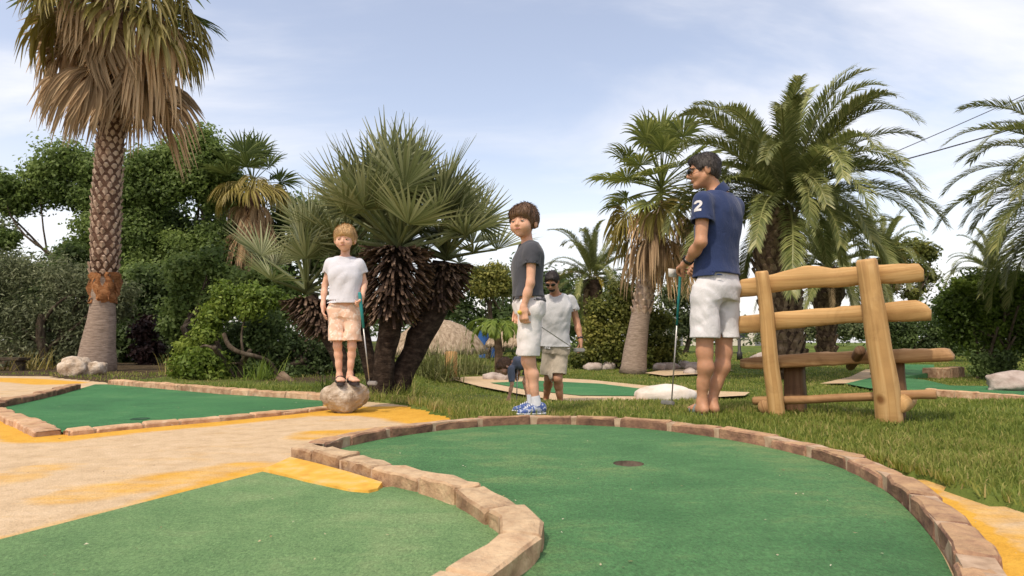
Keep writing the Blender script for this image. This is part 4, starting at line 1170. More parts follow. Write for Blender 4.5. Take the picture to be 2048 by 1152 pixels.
# ------------------------------------------------------------------ tufts
def tuft(label, px, py, Y, n, h, spread, mat, seed, name='grass_tuft', cat='plant', w=.012, z=None):
    R = np.random.default_rng(seed)
    c = P(px, py, Y); c[2] = float(gz(c[0], Y)) if z is None else z
    V = []; F = []; A = []
    for i in range(n):
        a = R.random() * 2 * PI; el = R.uniform(.35, 1.45); L = h * R.uniform(.6, 1.15)
        d = np.array([math.cos(a) * math.cos(el), math.sin(a) * math.cos(el), math.sin(el)])
        p = c + np.array([R.normal() * spread, R.normal() * spread, 0]); tn = norm(np.cross(d, [0, 0, 1])) * w
        q = p.copy(); o = len(V); t = np.clip(R.normal(.5, .2), 0, 1)
        for j in range(5):
            s = j / 4; V += [q - tn * (1 - s * .95), q + tn * (1 - s * .95)]; A += [t, t]
            d = norm(d + np.array([0, 0, -.34 * s * 1.4])); q = q + d * L / 4
        F += [(o + 2*j, o + 2*j + 1, o + 2*j + 3, o + 2*j + 2) for j in range(4)]
    ob = part(name, V, F, mat, None, False, {'tint': A}, org=c)
    return tag(ob, label, cat)
L_STRAP = leaf_mat('strap_leaves', [(0.06, 0.075, 0.02), (0.16, 0.175, 0.05), (0.36, 0.33, 0.15)], .35)
tuft('arching pale strap-leaved plant beside the wooden marker post', 868, 745, 12.0, 300, .95, .22, L_STRAP, 61)
tuft('second arching strap-leaved plant in front of the thatched roof', 940, 735, 15.0, 220, .85, .3, L_STRAP, 62)
tuft('green strappy tuft at the brick edge below the ivy thicket', 525, 782, 7.6, 90, .34, .10, L_LIME, 63, w=.008)
tuft('dry brownish tuft beside the lime-edged ivy mound', 352, 752, 9.2, 110, .36, .10, M_FANY, 64, w=.008)
tuft('small green tuft at the foot of the dwarf palm', 665, 792, 6.4, 60, .26, .08, L_LIME, 65, w=.007)
tuft('scrubby dry tuft under the olive bush', 60, 748, 10.6, 110, .40, .2, M_FANY, 66, w=.009)
tuft('long grass tuft at the right foot of the dwarf palm clump', 812, 800, 5.55, 130, .20, .09, M_GRASS, 67, w=.005, z=.01)
tuft('weedy tuft at the front foot of the dwarf palm clump', 772, 803, 5.3, 90, .16, .10, M_GRASS, 68, w=.005, z=.01)

# ------------------------------------------------------------------ rocks
M_ROCK = noise_mat('pale_limestone', [(0.22, 0.155, 0.10), (0.45, 0.36, 0.27), (0.64, 0.57, 0.48)], 9, 0.9, 1.0, 26, 0.025, detail=8)
M_ROCKW = noise_mat('white_stone', [(0.52, 0.44, 0.36), (0.64, 0.57, 0.50), (0.72, 0.66, 0.60)], 6, 0.9, 0.5, 30, 0.012, detail=8)
M_ROCKG = noise_mat('grey_pink_stone', [(0.26, 0.20, 0.17), (0.40, 0.33, 0.29), (0.52, 0.45, 0.40)], 5, 0.9, 0.7, 24, 0.015, detail=8)
def rock(label, px, py, Y, w, h, dpt, mat, seed, z, sub=4, rough=.22, name='boulder', under=0.0, rot=0.0):
    bm = bmesh.new(); bmesh.ops.create_icosphere(bm, subdivisions=sub, radius=1)
    V = np.array([v.co[:] for v in bm.verts]); F = [tuple(v.index for v in f.verts) for f in bm.faces]; bm.free()
    s = seed * 3.7
    d = rough * vnoise(V[:, 0] * 1.6 + s, V[:, 1] * 1.6, V[:, 2] * 1.6) + rough * .45 * vnoise(V[:, 0] * 4 + s, V[:, 1] * 4, V[:, 2] * 4) + rough * .18 * vnoise(V[:, 0] * 10 + s, V[:, 1] * 10, V[:, 2] * 10)
    V = V * (1 + d)[:, None]
    V[:, 2] = np.sign(V[:, 2]) * np.abs(V[:, 2]) ** 0.8
    zn = V[:, 2]
    k = 1 - under * np.clip(-zn, 0, 1)
    V[:, 0] *= k; V[:, 1] *= k
    V[:, :2] = V[:, :2] @ np.array([[math.cos(rot), -math.sin(rot)], [math.sin(rot), math.cos(rot)]])
    V = V * np.array([w / 2, dpt / 2, h * .58])
    c = P(px, py, Y)
    V += np.array([c[0], Y, z + h * .46])
    o = part(name, V, F, mat, org=(c[0], Y, z)); return tag(o, label, 'boulder')
rock('pale boulder that the small blond boy stands on', 690, 800, 4.42, .325, .205, .26, M_ROCK, 1, -0.005, 5, .20, under=.35)
rock('large pale boulder in front of the tall shaggy palm', 150, 755, 9.0, .40, .27, .32, M_ROCK, 2, 0.0, 4, .22)
rock('smaller pale boulder leaning against the tall palm base', 190, 755, 9.1, .30, .20, .26, M_ROCK, 3, 0.0, 4, .2)
rock('smooth low white stone on the lower lawn behind the polo shirt man', 1330, 798, 8.1, .80, .23, .5, M_ROCKW, 4, ZB - .02, 4, .10)
rock('long grey-pink stone on the carpet near the hedge tree', 2035, 790, 9.6, .85, .30, .5, M_ROCKG, 5, ZB, 4, .22)
rock('dark broken log-like stone lying beyond the polo shirt man', 1530, 700, 19, .95, .34, .4, M_ROCKG, 6, float(gz(P(1530, 700, 19)[0], 19)), 3, .2)
for i, (x, y, Y, w) in enumerate([(1185, 730, 16.6, .5), (1215, 727, 17.0, .4), (1338, 727, 16.8, .55), (1362, 724, 17.2, .5), (1388, 729, 16.6, .45), (1415, 727, 17.0, .5), (1318, 730, 16.4, .35)]):
    o = rock(['rough stone at the shaded foot of the yellowish bush','small stone in front of the yellowish bush','brown border stone just right of the leaning palm base','middle border stone between leaning palm and polo shirt man','border stone behind the teal putter shaft','border stone touching the polo shirt man in view','little stone against the leaning palm base'][i], x, y, Y, w, .22, .3, M_ROCKG, 10 + i, float(gz(P(x, y, Y)[0], Y)) - .02, 3, .25)
for i, (x, y, Y, w) in enumerate([(1380, 742, 14.6, .30), (985, 752, 12.6, .4), (1003, 750, 12.4, .3)]):
    rock(['small pinkish stone at the sand path beyond the polo shirt man', 'pink block stone under the little tree fern', 'small pink block beside the tree fern trunk'][i], x, y, Y, w, .17, .25, M_ROCKG, 30 + i, float(gz(P(x, y, Y)[0], Y)) - .02, 3, .18)

# ------------------------------------------------------------------ garden things far behind
M_THATCH = noise_mat('thatch', [(0.22, 0.155, 0.10), (0.42, 0.32, 0.22), (0.58, 0.46, 0.34)], 5, 0.95, 1.0, 30, 0.03, stretch=(3, 3, 1))
M_WOODP = noise_mat('orange_post_wood', [(0.30, 0.165, 0.065), (0.46, 0.27, 0.11)], 6, .8, .4, 30, .01, stretch=(3, 3, .5))
def thatch(label, px, Y, w_px, top_py, eave_py, seed):
    k = F_PX / Y; c = P(px, eave_py, Y); zt = P(px, top_py, Y)[2]; ze = c[2]; R = w_px / 2 / k
    g0 = float(gz(c[0], Y))
    e = empty('thatched_parasol', (c[0], Y, g0), label, 'parasol')
    V, F = tube([(c[0], Y, g0), (c[0], Y, (g0 + ze) / 2), (c[0], Y, zt - .05)], .07, 8); part('pole', V, F, M_BARK, e)
    V = []; n = 40; F = []
    prof = [(0.02, 0), (.25, .06), (.5, .2), (.75, .48), (.94, .9), (1.0, 1.08), (.86, .95), (.3, .4)]
    for (rr, f) in prof:
        for j in range(n):
            a = j * 2 * PI / n; r_ = R * rr * (1 + .05 * math.sin(j * 2.3 + rr * 9)); V.append((c[0] + r_ * math.cos(a), Y + r_ * math.sin(a), zt - (zt - ze) * f + .03 * math.sin(j * 3.7) * rr))
    for i in range(len(prof) - 1):
        F += [(i*n+j, (i+1)*n+j, (i+1)*n+(j+1) % n, i*n+(j+1) % n) for j in range(n)]
    part('thatch_roof', V, F, M_THATCH, e)
    mb = MB(); R_ = random.Random(seed)
    for i in range(160):
        a = R_.random() * 2 * PI; r_ = R * R_.uniform(.9, 1.0); q = np.array([c[0] + r_ * math.cos(a), Y + r_ * math.sin(a), ze + R_.uniform(0, .1)]); tn = np.array([-math.sin(a), math.cos(a), 0]) * .03
        mb.add([q - tn, q + tn, q + np.array([math.cos(a) * .08, math.sin(a) * .08, -R_.uniform(.08, .22)])], [(0, 1, 2)])
    V, F = mb.get(); part('thatch_fringe', V, F, M_THATCH, e, False, kind='stuff')
thatch('wide low thatched parasol roof beside the dwarf palm trunk', 876, 17.5, 196, 638, 702, 71)
thatch('thatched parasol roof glimpsed past the boy in the grey shirt', 1045, 21, 150, 642, 690, 72)
# wooden marker post
c = P(902, 748, 12.6); gzv = float(gz(c[0], 12.6)); k = 12.6 / F_PX
e = empty('marker_post', (c[0], 12.6, gzv), 'short orange wooden marker post at the start of the lower hole', 'post')
bm = bmesh.new(); bmesh.ops.create_cube(bm, size=1)
bmesh.ops.scale(bm, vec=(.24, .16, .60), verts=bm.verts); bmesh.ops.bevel(bm, geom=bm.edges[:], offset=.018, segments=2, affect='EDGES')
V = np.array([v.co[:] for v in bm.verts]) + np.array([c[0], 12.6, gzv + .28]); F = [tuple(v.index for v in f.verts) for f in bm.faces]; bm.free()
part('post', V, F, M_WOODP, e)
V, F = tube([(c[0], 12.6, gzv - .02), (c[0], 12.6, gzv + .05), (c[0], 12.6, gzv + .06)], [.19, .18, .15], 12); part('foot', V, F, M_MORTAR, e)
# little tree fern
Y = 13.0
tl = np.array([P(997, 750, Y), P(998, 700, Y), P(994, 650, Y)]); tl[0][2] = float(gz(tl[0][0], Y)) - .02
e = empty('tree_fern', tl[0], 'little tree fern with flat yellow-green crown near the thatched roof', 'tree')
V, F = tube(tl, [.09, .08, .07], 9, .2, 9); part('trunk', V, F, M_PHXBOOT, e)
FERN = [feather_mesh('fern_frond', L_LIME, q, 0.75, 26, .16, 1.5, 90 + q, .15, .014) for q in (28, 12)]
for i in range(20): inst('frond', FERN[i % 2], e, frond_matrix(tl[-1], i * 2.39996, rad(random.gauss(0, 8)), 0, random.uniform(.8, 1.15)))
# blue tarpaulin
def boxm(c, s, rz=0.0, bev=0.0):
    bm = bmesh.new(); bmesh.ops.create_cube(bm, size=1); bmesh.ops.scale(bm, vec=s, verts=bm.verts)
    if bev: bmesh.ops.bevel(bm, geom=bm.edges[:], offset=bev, segments=2, affect='EDGES')
    bmesh.ops.rotate(bm, verts=bm.verts, cent=(0, 0, 0), matrix=Matrix.Rotation(rz, 3, 'Z'))
    V = np.array([v.co[:] for v in bm.verts]) + np.asarray(c, float); F = [tuple(v.index for v in f.verts) for f in bm.faces]; bm.free()
    return V, F
Y = 23.0; c = P(978, 665, Y); g0 = float(gz(c[0], Y))
e = empty('beach_hut', (c[0], Y, g0), 'small blue hut with white roof edge behind the thatched parasol', 'hut')
V, F = boxm((c[0], Y, g0 + .55), (.75, .8, 1.1), 0, .01); part('wall', V, F, plain('blue_paint', (.03, .12, .38)), e, False)
V, F = boxm((c[0], Y, g0 + 1.13), (.85, .95, .07), 0, .01); part('roof', V, F, plain('white_trim', (.65, .66, .68)), e, False)
V, F = boxm((c[0] + .05, Y - .405, g0 + .5), (.34, .03, .9)); part('door', V, F, plain('blue_door', (.02, .08, .28)), e, False)

# white bungalow far behind the bench
M_WALL = noise_mat('cream_render', [(.62, .57, .48), (.72, .67, .58)], 3, .9)
def bungalow(label, px, Y, w, h, d, seed):
    c = P(px, 690, Y); g0 = float(gz(c[0], Y)) - .05
    e = empty('bungalow', (c[0], Y, g0), label, 'house')
    V, F = boxm((c[0], Y, g0 + h / 2), (w, d, h)); part('wall', V, F, M_WALL, e, False)
    V = [(c[0] + sx * (w / 2 + .2), Y + sy * (d / 2 + .2), g0 + h + .01) for sx in (-1, 1) for sy in (-1, 1)] + [(c[0] - w / 2 - .2, Y, g0 + h + .5), (c[0] + w / 2 + .2, Y, g0 + h + .5)]
    part('roof', V, [(0, 1, 4), (2, 5, 3), (0, 4, 5, 2), (1, 3, 5, 4), (0, 2, 3, 1)], noise_mat('pale_roof_tiles', [(.45, .38, .32), (.58, .5, .44)], 6, .9), e, False)
    for s in (-.28, .28):
        V, F = boxm((c[0] + s * w, Y - d / 2 - .01, g0 + h * .58), (w * .16, .05, h * .36)); wn = part('window', V, F, plain('dark_pane', (.05, .06, .07), .2), e, False)
        V, F = boxm((c[0] + s * w, Y - d / 2 - .03, g0 + h * .38), (w * .2, .08, .05)); part('sill', V, F, M_WALL, wn, False)
    V, F = boxm((c[0], Y - d / 2 - .01, g0 + h * .37), (w * .13, .05, h * .74)); part('door', V, F, plain('grey_door', (.2, .2, .22)), e, False)
bungalow('far cream bungalow seen below the bench rails beside the lamp post', 1500, 44, 3.6, 1.5, 3, 1)
bungalow('far cream bungalow glimpsed left of the polo shirt man', 1350, 46, 2.6, 1.4, 3, 2)
# dark lamp post
Y = 22.0; c = P(1479, 705, Y); c[2] = float(gz(c[0], Y)) - .02
e = empty('lamp_post', c, 'slim dark lamp post beside the polo shirt man', 'lamp post')
M_IRON = plain('dark_iron', (.03, .028, .027), .5)
zt = P(1479, 470, Y)[2]
V, F = tube([c, c + np.array([0, 0, .3]), c + np.array([0, 0, .32]), (c[0], Y, zt)], [.10, .09, .055, .045], 10); part('pole', V, F, M_IRON, e)
V, F = tube([(c[0], Y, zt), (c[0], Y, zt + .05), (c[0], Y, zt + .3), (c[0], Y, zt + .36)], [.06, .13, .17, .03], 10); part('lantern', V, F, plain('lantern_glass', (.5, .5, .48), .2), e)
# round road sign
Y = 26.0; c = P(1597, 668, Y); g0 = float(gz(c[0], Y)); R = 11 / (F_PX / Y)
e = empty('road_sign', (c[0], Y, g0 - .02), 'small round white road sign far behind the bench', 'sign')
V, F = tube([(c[0], Y, g0 - .02), (c[0], Y, c[2] + R * .9)], .025, 8); part('post', V, F, M_IRON, e)
V, F = tube([(c[0], Y - .03, c[2]), (c[0], Y - .055, c[2])], R, 24); pl = part('disc', V, F, plain('sign_white', (.75, .75, .76)), e, False)
V, F = tube([(c[0], Y - .0555, c[2]), (c[0], Y - .062, c[2])], R * .34, 12, flat=2.0); part('dark_mark', V, F, M_IRON, pl, False)
# overhead wires
M_WIRE = plain('wire_black', (.03, .03, .035), .6)
for i, (a, b_, rr) in enumerate((((1790, 304), (2300, 72), .022), ((1780, 327), (2300, 172), .034))):
    p0 = P(*a, 30); p1 = P(*b_, 30); t = np.linspace(-.1, 1.6, 24)[:, None]
    ln = p0 + (p1 - p0) * t; ln[:, 2] -= (1.2 * t * (1 - t))[:, 0] * .35
    V, F = tube(ln, rr, 6); o = part('overhead_wire', V, F, M_WIRE, org=ln[0])
    tag(o, ['thin upper wire crossing the sky between the date palms', 'thicker lower wire crossing the sky between the date palms'][i], 'wire')
# low wooden bench at the far left
Y = 10.3; c = P(10, 750, Y)
e = empty('log_seat', (c[0], Y, 0.0), 'dark low plank seat half hidden under the olive bush', 'bench')
V, F = boxm((c[0], Y, .21), (.62, .26, .05), 0, .01); part('seat', V, F, M_BARK, e, False)
for s in (-.22, .22): V, F = boxm((c[0] + s, Y, .09), (.08, .2, .19), 0, .01); part('leg', V, F, M_BARK, e, False)
# ================================================================== rustic bench, seen from behind
def wood_mat(name, cols, bs=0.5):
    m, t, b = new_mat(name)
    v = coords(t, 'Object', (1, 1, 1))
    at = t.nodes.new('ShaderNodeAttribute'); at.attribute_name = 'grain'
    cmb_ = t.nodes.new('ShaderNodeCombineXYZ')
    at2 = t.nodes.new('ShaderNodeAttribute'); at2.attribute_name = 'along'
    m1 = t.nodes.new('ShaderNodeMath'); m1.operation = 'MULTIPLY'; m1.inputs[1].default_value = 1.6
    t.links.new(at2.outputs['Fac'], m1.inputs[0])
    m2 = t.nodes.new('ShaderNodeMath'); m2.operation = 'MULTIPLY'; m2.inputs[1].default_value = 36
    t.links.new(at.outputs['Fac'], m2.inputs[0])
    t.links.new(m1.outputs[0], cmb_.inputs[0]); t.links.new(m2.outputs[0], cmb_.inputs[1])
    n = noise(t, 1.0, 7, 0.65, cmb_.outputs[0], 0.7); n2 = noise(t, 5, 6, 0.65, v, .6)
    r = ramp(t, [(0.25, cols[0]), (0.5, cols[1]), (0.72, cols[2])])
    t.links.new(n.outputs['Fac'], r.inputs[0])
    dk = ramp(t, [(0.30, (0.62, 0.56, 0.5)), (0.5, (1, 1, 1)), (.8, (1.08, 1.06, 1.02))]); t.links.new(n2.outputs['Fac'], dk.inputs[0])
    c = mixc(t, 0.75, r.outputs[0], dk.outputs[0], 'MULTIPLY')
    vo = t.nodes.new('ShaderNodeTexVoronoi'); vo.inputs['Scale'].default_value = 2.6; t.links.new(v, vo.inputs['Vector'])
    kn = ramp(t, [(0.045, (0.34, 0.22, 0.14)), (0.10, (1, 1, 1))]); t.links.new(vo.outputs['Distance'], kn.inputs[0])
    c = mixc(t, 0.9, c, kn.outputs[0], 'MULTIPLY')
    t.links.new(c, b.inputs['Base Color']); b.inputs['Roughness'].default_value = .62; b.inputs['Specular IOR Level'].default_value = .3
    bump(t, b, n.outputs['Fac'], bs, .006)
    return m
M_WOOD = wood_mat('honey_timber', [(0.32, 0.172, 0.066), (0.49, 0.292, 0.115), (0.60, 0.395, 0.185)])
M_WOODD = wood_mat('dark_timber', [(0.075, 0.038, 0.02), (0.14, 0.075, 0.038), (0.22, 0.13, 0.07)])
M_WOODM = wood_mat('weathered_timber', [(0.20, 0.10, 0.044), (0.35, 0.20, 0.088), (0.48, 0.31, 0.155)])

def tube_attr(pts, rr, seg, rough, freq):
    pts = np.asarray(pts, float)
    V, F = tube(pts, rr, seg, rough, freq)
    n = len(pts); L = np.r_[0, np.cumsum(np.linalg.norm(np.diff(pts, axis=0), axis=1))]
    return V, F, {'along': np.repeat(L, seg), 'grain': np.tile(np.abs(np.linspace(-1, 1, seg)) * .25, n)}

def log(name, a, b, ra, rb, mat, parent, seg=16, n=14, rough=.05, wob=.006, dome=True):
    a = np.asarray(a); b = np.asarray(b); t = np.linspace(0, 1, n)[:, None]
    pts = a + (b - a) * t
    pts += np.stack([wob * vnoise(t[:, 0] * 3 + a[0] * 7, t[:, 0] * 0 + k, t[:, 0] * 0) for k in range(3)], 1)
    rr = ra + (rb - ra) * t[:, 0]
    if dome:
        d = norm(b - a)
        pts = np.concatenate([[pts[0]], pts[:1] + d * .012, pts[1:-1], pts[-1:] - d * .012, [pts[-1]]]); rr = np.concatenate([[rr[0] * .84], rr[:1], rr[1:-1], rr[-1:], [rr[-1] * .84]])
    V, F, at = tube_attr(pts, rr, seg, rough, 9)
    return part(name, V, F, mat, parent, True, at)

be_base = (P(1660, 840, 3.95)[0], 3.95, 0.02)
bench = empty('rustic_bench', be_base, 'rustic bench of rough honey-coloured logs and planks on the lawn', 'bench')
def YB(px, py, extra=0.0):
    """depth along the bench back, which leans towards the camera at the top"""
    return 4.06 + (3.68 - 4.06) * (px - 1530) / (1755 - 1530) - 0.16 * (845 - py) / 320.0 + extra
def PB(px, py, extra=0.0): return P(px, py, YB(px, py, extra))
BDIR = norm(np.r_[(P(1755, 700, 3.68) - P(1530, 700, 4.06))[:2], 0]); BN = np.array([-BDIR[1], BDIR[0], 0])   # BN points away from the camera

def plank(name, top, bot, extra, th, mat, n=40, lean=True, dn=BN, depth_top=None):
    """plank drawn by its upper and lower edge, with rounded arrises, th deep along dn"""
    top = np.array(top, float); bot = np.array(bot, float)
    x0, x1 = max(top[0, 0], bot[0, 0]), min(top[-1, 0], bot[-1, 0])
    xs = np.linspace(x0, x1, n)
    V = []; al = []; gr = []
    for i, x in enumerate(xs):
        yt = np.interp(x, top[:, 0], top[:, 1]); yb = np.interp(x, bot[:, 0], bot[:, 1])
        if lean: a = P(x, yt, YB(x, yt, extra)); b = P(x, yb, YB(x, yb, extra))
        else: a = P(x, yt, YB(x, 845, extra)); b = P(x, yb, YB(x, 845, extra))
        a = a + np.array([0, 0, .004 * vnoise(x * .06, 1, extra * 9)]); b = b + np.array([0, 0, .004 * vnoise(x * .06, 5, extra * 9)])
        end = 0.88 if i in (0, n - 1) else 1.0
        m_ = (a + b) / 2; a = m_ + (a - m_) * end; b = m_ + (b - m_) * end
        h = np.linalg.norm(a - b); c = min(.012, h * .25)
        up = norm(a - b)
        ring = [b + dn * c, b + up * c, (a + b) / 2 - dn * .002, a - up * c, a + dn * c, a + dn * (th - c), a + dn * th - up * c, b + dn * th + up * c, b + dn * (th - c)]
        for j, q in enumerate(ring):
            V.append(q); al.append(np.linalg.norm((q - be_base)[:2])); gr.append(q[2] + .6 * (q - be_base) @ dn)
    k = 9; F = [(i*k+j, (i+1)*k+j, (i+1)*k+(j+1) % k, i*k+(j+1) % k) for i in range(n - 1) for j in range(k)]
    F += [tuple(range(k)), tuple((n - 1) * k + j for j in range(k - 1, -1, -1))]
    return part(name, V, [f[::-1] for f in F], mat, bench, True, {'along': al, 'grain': gr})

r1 = plank('back_rail', [(1453, 594), (1458, 578), (1470, 565), (1484, 558), (1510, 553), (1545, 548), (1585, 537), (1608, 531), (1640, 532), (1670, 536), (1700, 533), (1730, 531), (1800, 527), (1836, 527), (1847, 537)],
           [(1453, 597), (1500, 592), (1560, 583), (1600, 577), (1640, 574), (1670, 575), (1700, 573), (1720, 568), (1780, 566), (1847, 563)], .052, .05, M_WOOD)
r2 = plank('back_rail', [(1463, 644), (1467, 634), (1500, 629), (1540, 625), (1600, 620), (1700, 611), (1760, 607), (1815, 600), (1834, 601), (1850, 607), (1862, 618)],
           [(1463, 668), (1520, 664), (1600, 655), (1700, 646), (1760, 643), (1820, 642), (1862, 643)], .045, .05, M_WOOD)
seat = plank('seat', [(1480, 717), (1500, 714), (1560, 710), (1620, 706), (1700, 703), (1760, 700), (1830, 698), (1880, 697), (1897, 700), (1906, 712)],
             [(1480, 737), (1520, 739), (1600, 735), (1700, 729), (1760, 726), (1850, 725), (1890, 725), (1906, 722)], .10, .34, M_WOODM, lean=False)
# worn pale scar on the seat edge
log('back_post', PB(1555, 842), PB(1524, 541), .052, .041, M_WOOD, bench)
log('back_post', PB(1782, 860), PB(1733, 518), .072, .0545, M_WOOD, bench)
# slab legs at the front of the seat
def slab(name, px0, px1, py0, py1, extra, th, mat):
    V, F = None, None
    a, b = P(px0, py0, YB(px0, 845, extra)), P(px1, py0, YB(px1, 845, extra)); c, d = P(px0 + 4, py1, YB(px0, 845, extra)), P(px1 + 6, py1, YB(px1, 845, extra))
    c[2] = d[2] = -.01
    n = 8; V = []; al = []; gr = []
    for i in range(n):
        t = i / (n - 1); p = a + (c - a) * t; q = b + (d - b) * t; w = norm(q - p); p = p + w * .006 * vnoise(t * 4, px0, 0); q = q + w * .008 * vnoise(t * 4, px1, 3)
        for s in (p + BN * .01, p + w * .012, q - w * .012, q + BN * .01, q + BN * (th - .01), q + BN * th - w * .012, p + BN * th + w * .012, p + BN * (th - .01)): V.append(s); al.append(s[2]); gr.append(s @ BDIR)
    k = 8; F = [(i*k+j, i*k+(j+1) % k, (i+1)*k+(j+1) % k, (i+1)*k+j) for i in range(n - 1) for j in range(k)] + [tuple(range(k - 1, -1, -1)), tuple((n - 1) * k + j for j in range(k))]
    return part(name, V, [f[::-1] for f in F], mat, bench, True, {'along': al, 'grain': gr})
slab('front_leg', 1566, 1604, 734, 838, .22, .12, M_WOODD)
slab('front_leg', 1776, 1806, 724, 852, .16, .10, M_WOODD)
log('stretcher', P(1507, 800, YB(1507, 845, .10)), P(1874, 791, YB(1874, 845, .10)), .026, .027, M_WOODM, bench, 12, 16, .12, .012)
ca = P(1796, 809, YB(1796, 845, -.03)); log('cross_log', ca, ca + BN * .42 + BDIR * .02, .052, .048, M_WOOD, bench, 14, 10, .08)
ca = P(1528, 813, YB(1528, 845, .0)); log('cross_log', ca, ca + BN * .42, .042, .040, M_WOODM, bench, 14, 10, .08)
log('brace', PB(1722, 700, .05), P(1700, 733, YB(1700, 845, .30)), .030, .028, M_WOODD, bench, 10, 8, .08)
log('brace', PB(1536, 712, .05), P(1560, 735, YB(1560, 845, .30)), .028, .026, M_WOODD, bench, 10, 8, .08)
# ================================================================== people: smooth-blended bodies from distance fields
class Field:
    def __init__(s, lo, hi, h):
        s.h = h; s.lo = np.asarray(lo, float)
        s.n = np.ceil((np.asarray(hi) - s.lo) / h).astype(int) + 1
        s.ax = [(s.lo[k] + h * np.arange(s.n[k])).astype(np.float32) for k in range(3)]
        s.D = np.full(s.n, 1.0, np.float32)
    def view(s, lo, hi, m):
        sl = []
        for k in range(3):
            a = int(max(0, math.floor((lo[k] - m - s.lo[k]) / s.h))); b = int(min(s.n[k], math.ceil((hi[k] + m - s.lo[k]) / s.h) + 1))
            if b <= a: return None, None
            sl.append(slice(a, b))
        x = s.ax[0][sl[0]][:, None, None]; y = s.ax[1][sl[1]][None, :, None]; z = s.ax[2][sl[2]][None, None, :]
        return tuple(sl), (x, y, z)
    def add(s, pr, k=0.02):
        (lo, hi), fn = pr
        sl, q = s.view(lo, hi, k * 1.2 + 3 * s.h)
        if sl is None: return
        d = fn(*q).astype(np.float32); a = s.D[sl]
        if k > 0:
            h = np.clip(k - np.abs(a - d), 0, None) / k
            s.D[sl] = np.minimum(a, d) - h * h * k * .25
        else: s.D[sl] = np.minimum(a, d)
    def cut(s, pr, k=0.01):
        (lo, hi), fn = pr
        sl, q = s.view(lo, hi, k * 1.2 + 3 * s.h)
        if sl is None: return
        d = -fn(*q).astype(np.float32); a = s.D[sl]
        h = np.clip(k - np.abs(a - d), 0, None) / max(k, 1e-6)
        s.D[sl] = np.maximum(a, d) + h * h * k * .25
    def clip(s, o, n, k=0.0):
        """remove everything on the side the normal n points to"""
        x, y, z = s.ax[0][:, None, None], s.ax[1][None, :, None], s.ax[2][None, None, :]
        d = ((x - o[0]) * n[0] + (y - o[1]) * n[1] + (z - o[2]) * n[2]).astype(np.float32)
        s.D = np.maximum(s.D, d)
    def displace(s, fn, band=0.03):
        I = np.nonzero(np.abs(s.D) < band)
        s.D[I] += fn(s.ax[0][I[0]], s.ax[1][I[1]], s.ax[2][I[2]])
    def mesh(s):
        F = np.pad(s.D, 1, constant_values=1.0); S = F < 0
        c = np.zeros(np.array(F.shape) - 1, np.int8)
        cs = [(i, j, k) for i in (0, 1) for j in (0, 1) for k in (0, 1)]
        def sub(A, o): return A[o[0]:A.shape[0] - 1 + o[0], o[1]:A.shape[1] - 1 + o[1], o[2]:A.shape[2] - 1 + o[2]]
        for o in cs: c += sub(S, o)
        act = (c > 0) & (c < 8)
        I = np.stack(np.nonzero(act), 1)
        idx = np.full(act.shape, -1, np.int64); idx[act] = np.arange(len(I))
        acc = np.zeros((len(I), 3)); num = np.zeros(len(I))
        for a in cs:
            for k in range(3):
                if a[k] == 1: continue
                b = list(a); b[k] = 1
                va = F[I[:, 0] + a[0], I[:, 1] + a[1], I[:, 2] + a[2]]; vb = F[I[:, 0] + b[0], I[:, 1] + b[1], I[:, 2] + b[2]]
                m = (va < 0) != (vb < 0)
                t = va[m] / (va[m] - vb[m]); p = np.tile(np.array(a, float), (m.sum(), 1)); p[:, k] = t
                acc[m] += p; num[m] += 1
        V = (acc / num[:, None] + I - 1) * s.h + s.lo
        Q = []
        for k in range(3):
            a = [slice(None)] * 3; b = [slice(None)] * 3
            a[k] = slice(0, -1); b[k] = slice(1, None)
            ch = S[tuple(a)] != S[tuple(b)]
            E = np.stack(np.nonzero(ch), 1)
            u, v = [(1, 2), (2, 0), (0, 1)][k]
            E = E[(E[:, u] > 0) & (E[:, v] > 0) & (E[:, u] < F.shape[u] - 1) & (E[:, v] < F.shape[v] - 1)]
            sg = S[E[:, 0], E[:, 1], E[:, 2]]
            du = np.zeros(3, int); du[u] = 1; dv = np.zeros(3, int); dv[v] = 1
            q = [E - du - dv, E - dv, E, E - du]
            q = np.stack([idx[p[:, 0], p[:, 1], p[:, 2]] for p in q], 1)
            q[~sg] = q[~sg][:, ::-1]
            Q.append(q)
        Q = np.concatenate(Q); Q = Q[(Q >= 0).all(1)]
        return V, Q

def cone(a, b, ra, rb, ax=None, k=1.0):
    """capsule with two radii; ax and k flatten it along a direction"""
    a = np.asarray(a, float); b = np.asarray(b, float); ab = b - a; L = ab @ ab + 1e-12
    m = max(ra, rb) * max(1, k)
    def fn(x, y, z):
        t = np.clip(((x - a[0]) * ab[0] + (y - a[1]) * ab[1] + (z - a[2]) * ab[2]) / L, 0, 1)
        dx = x - a[0] - t * ab[0]; dy = y - a[1] - t * ab[1]; dz = z - a[2] - t * ab[2]
        d2 = dx * dx + dy * dy + dz * dz
        if ax is not None:
            w = dx * ax[0] + dy * ax[1] + dz * ax[2]
            d2 = d2 + w * w * (1 / (k * k) - 1)
        d = np.sqrt(np.maximum(d2, 0)) - (ra + (rb - ra) * t)
        return d * (min(1, k) if ax is not None else 1)
    return (np.minimum(a, b) - m, np.maximum(a, b) + m), fn
def ball(c, r): return cone(c, c, r, r)
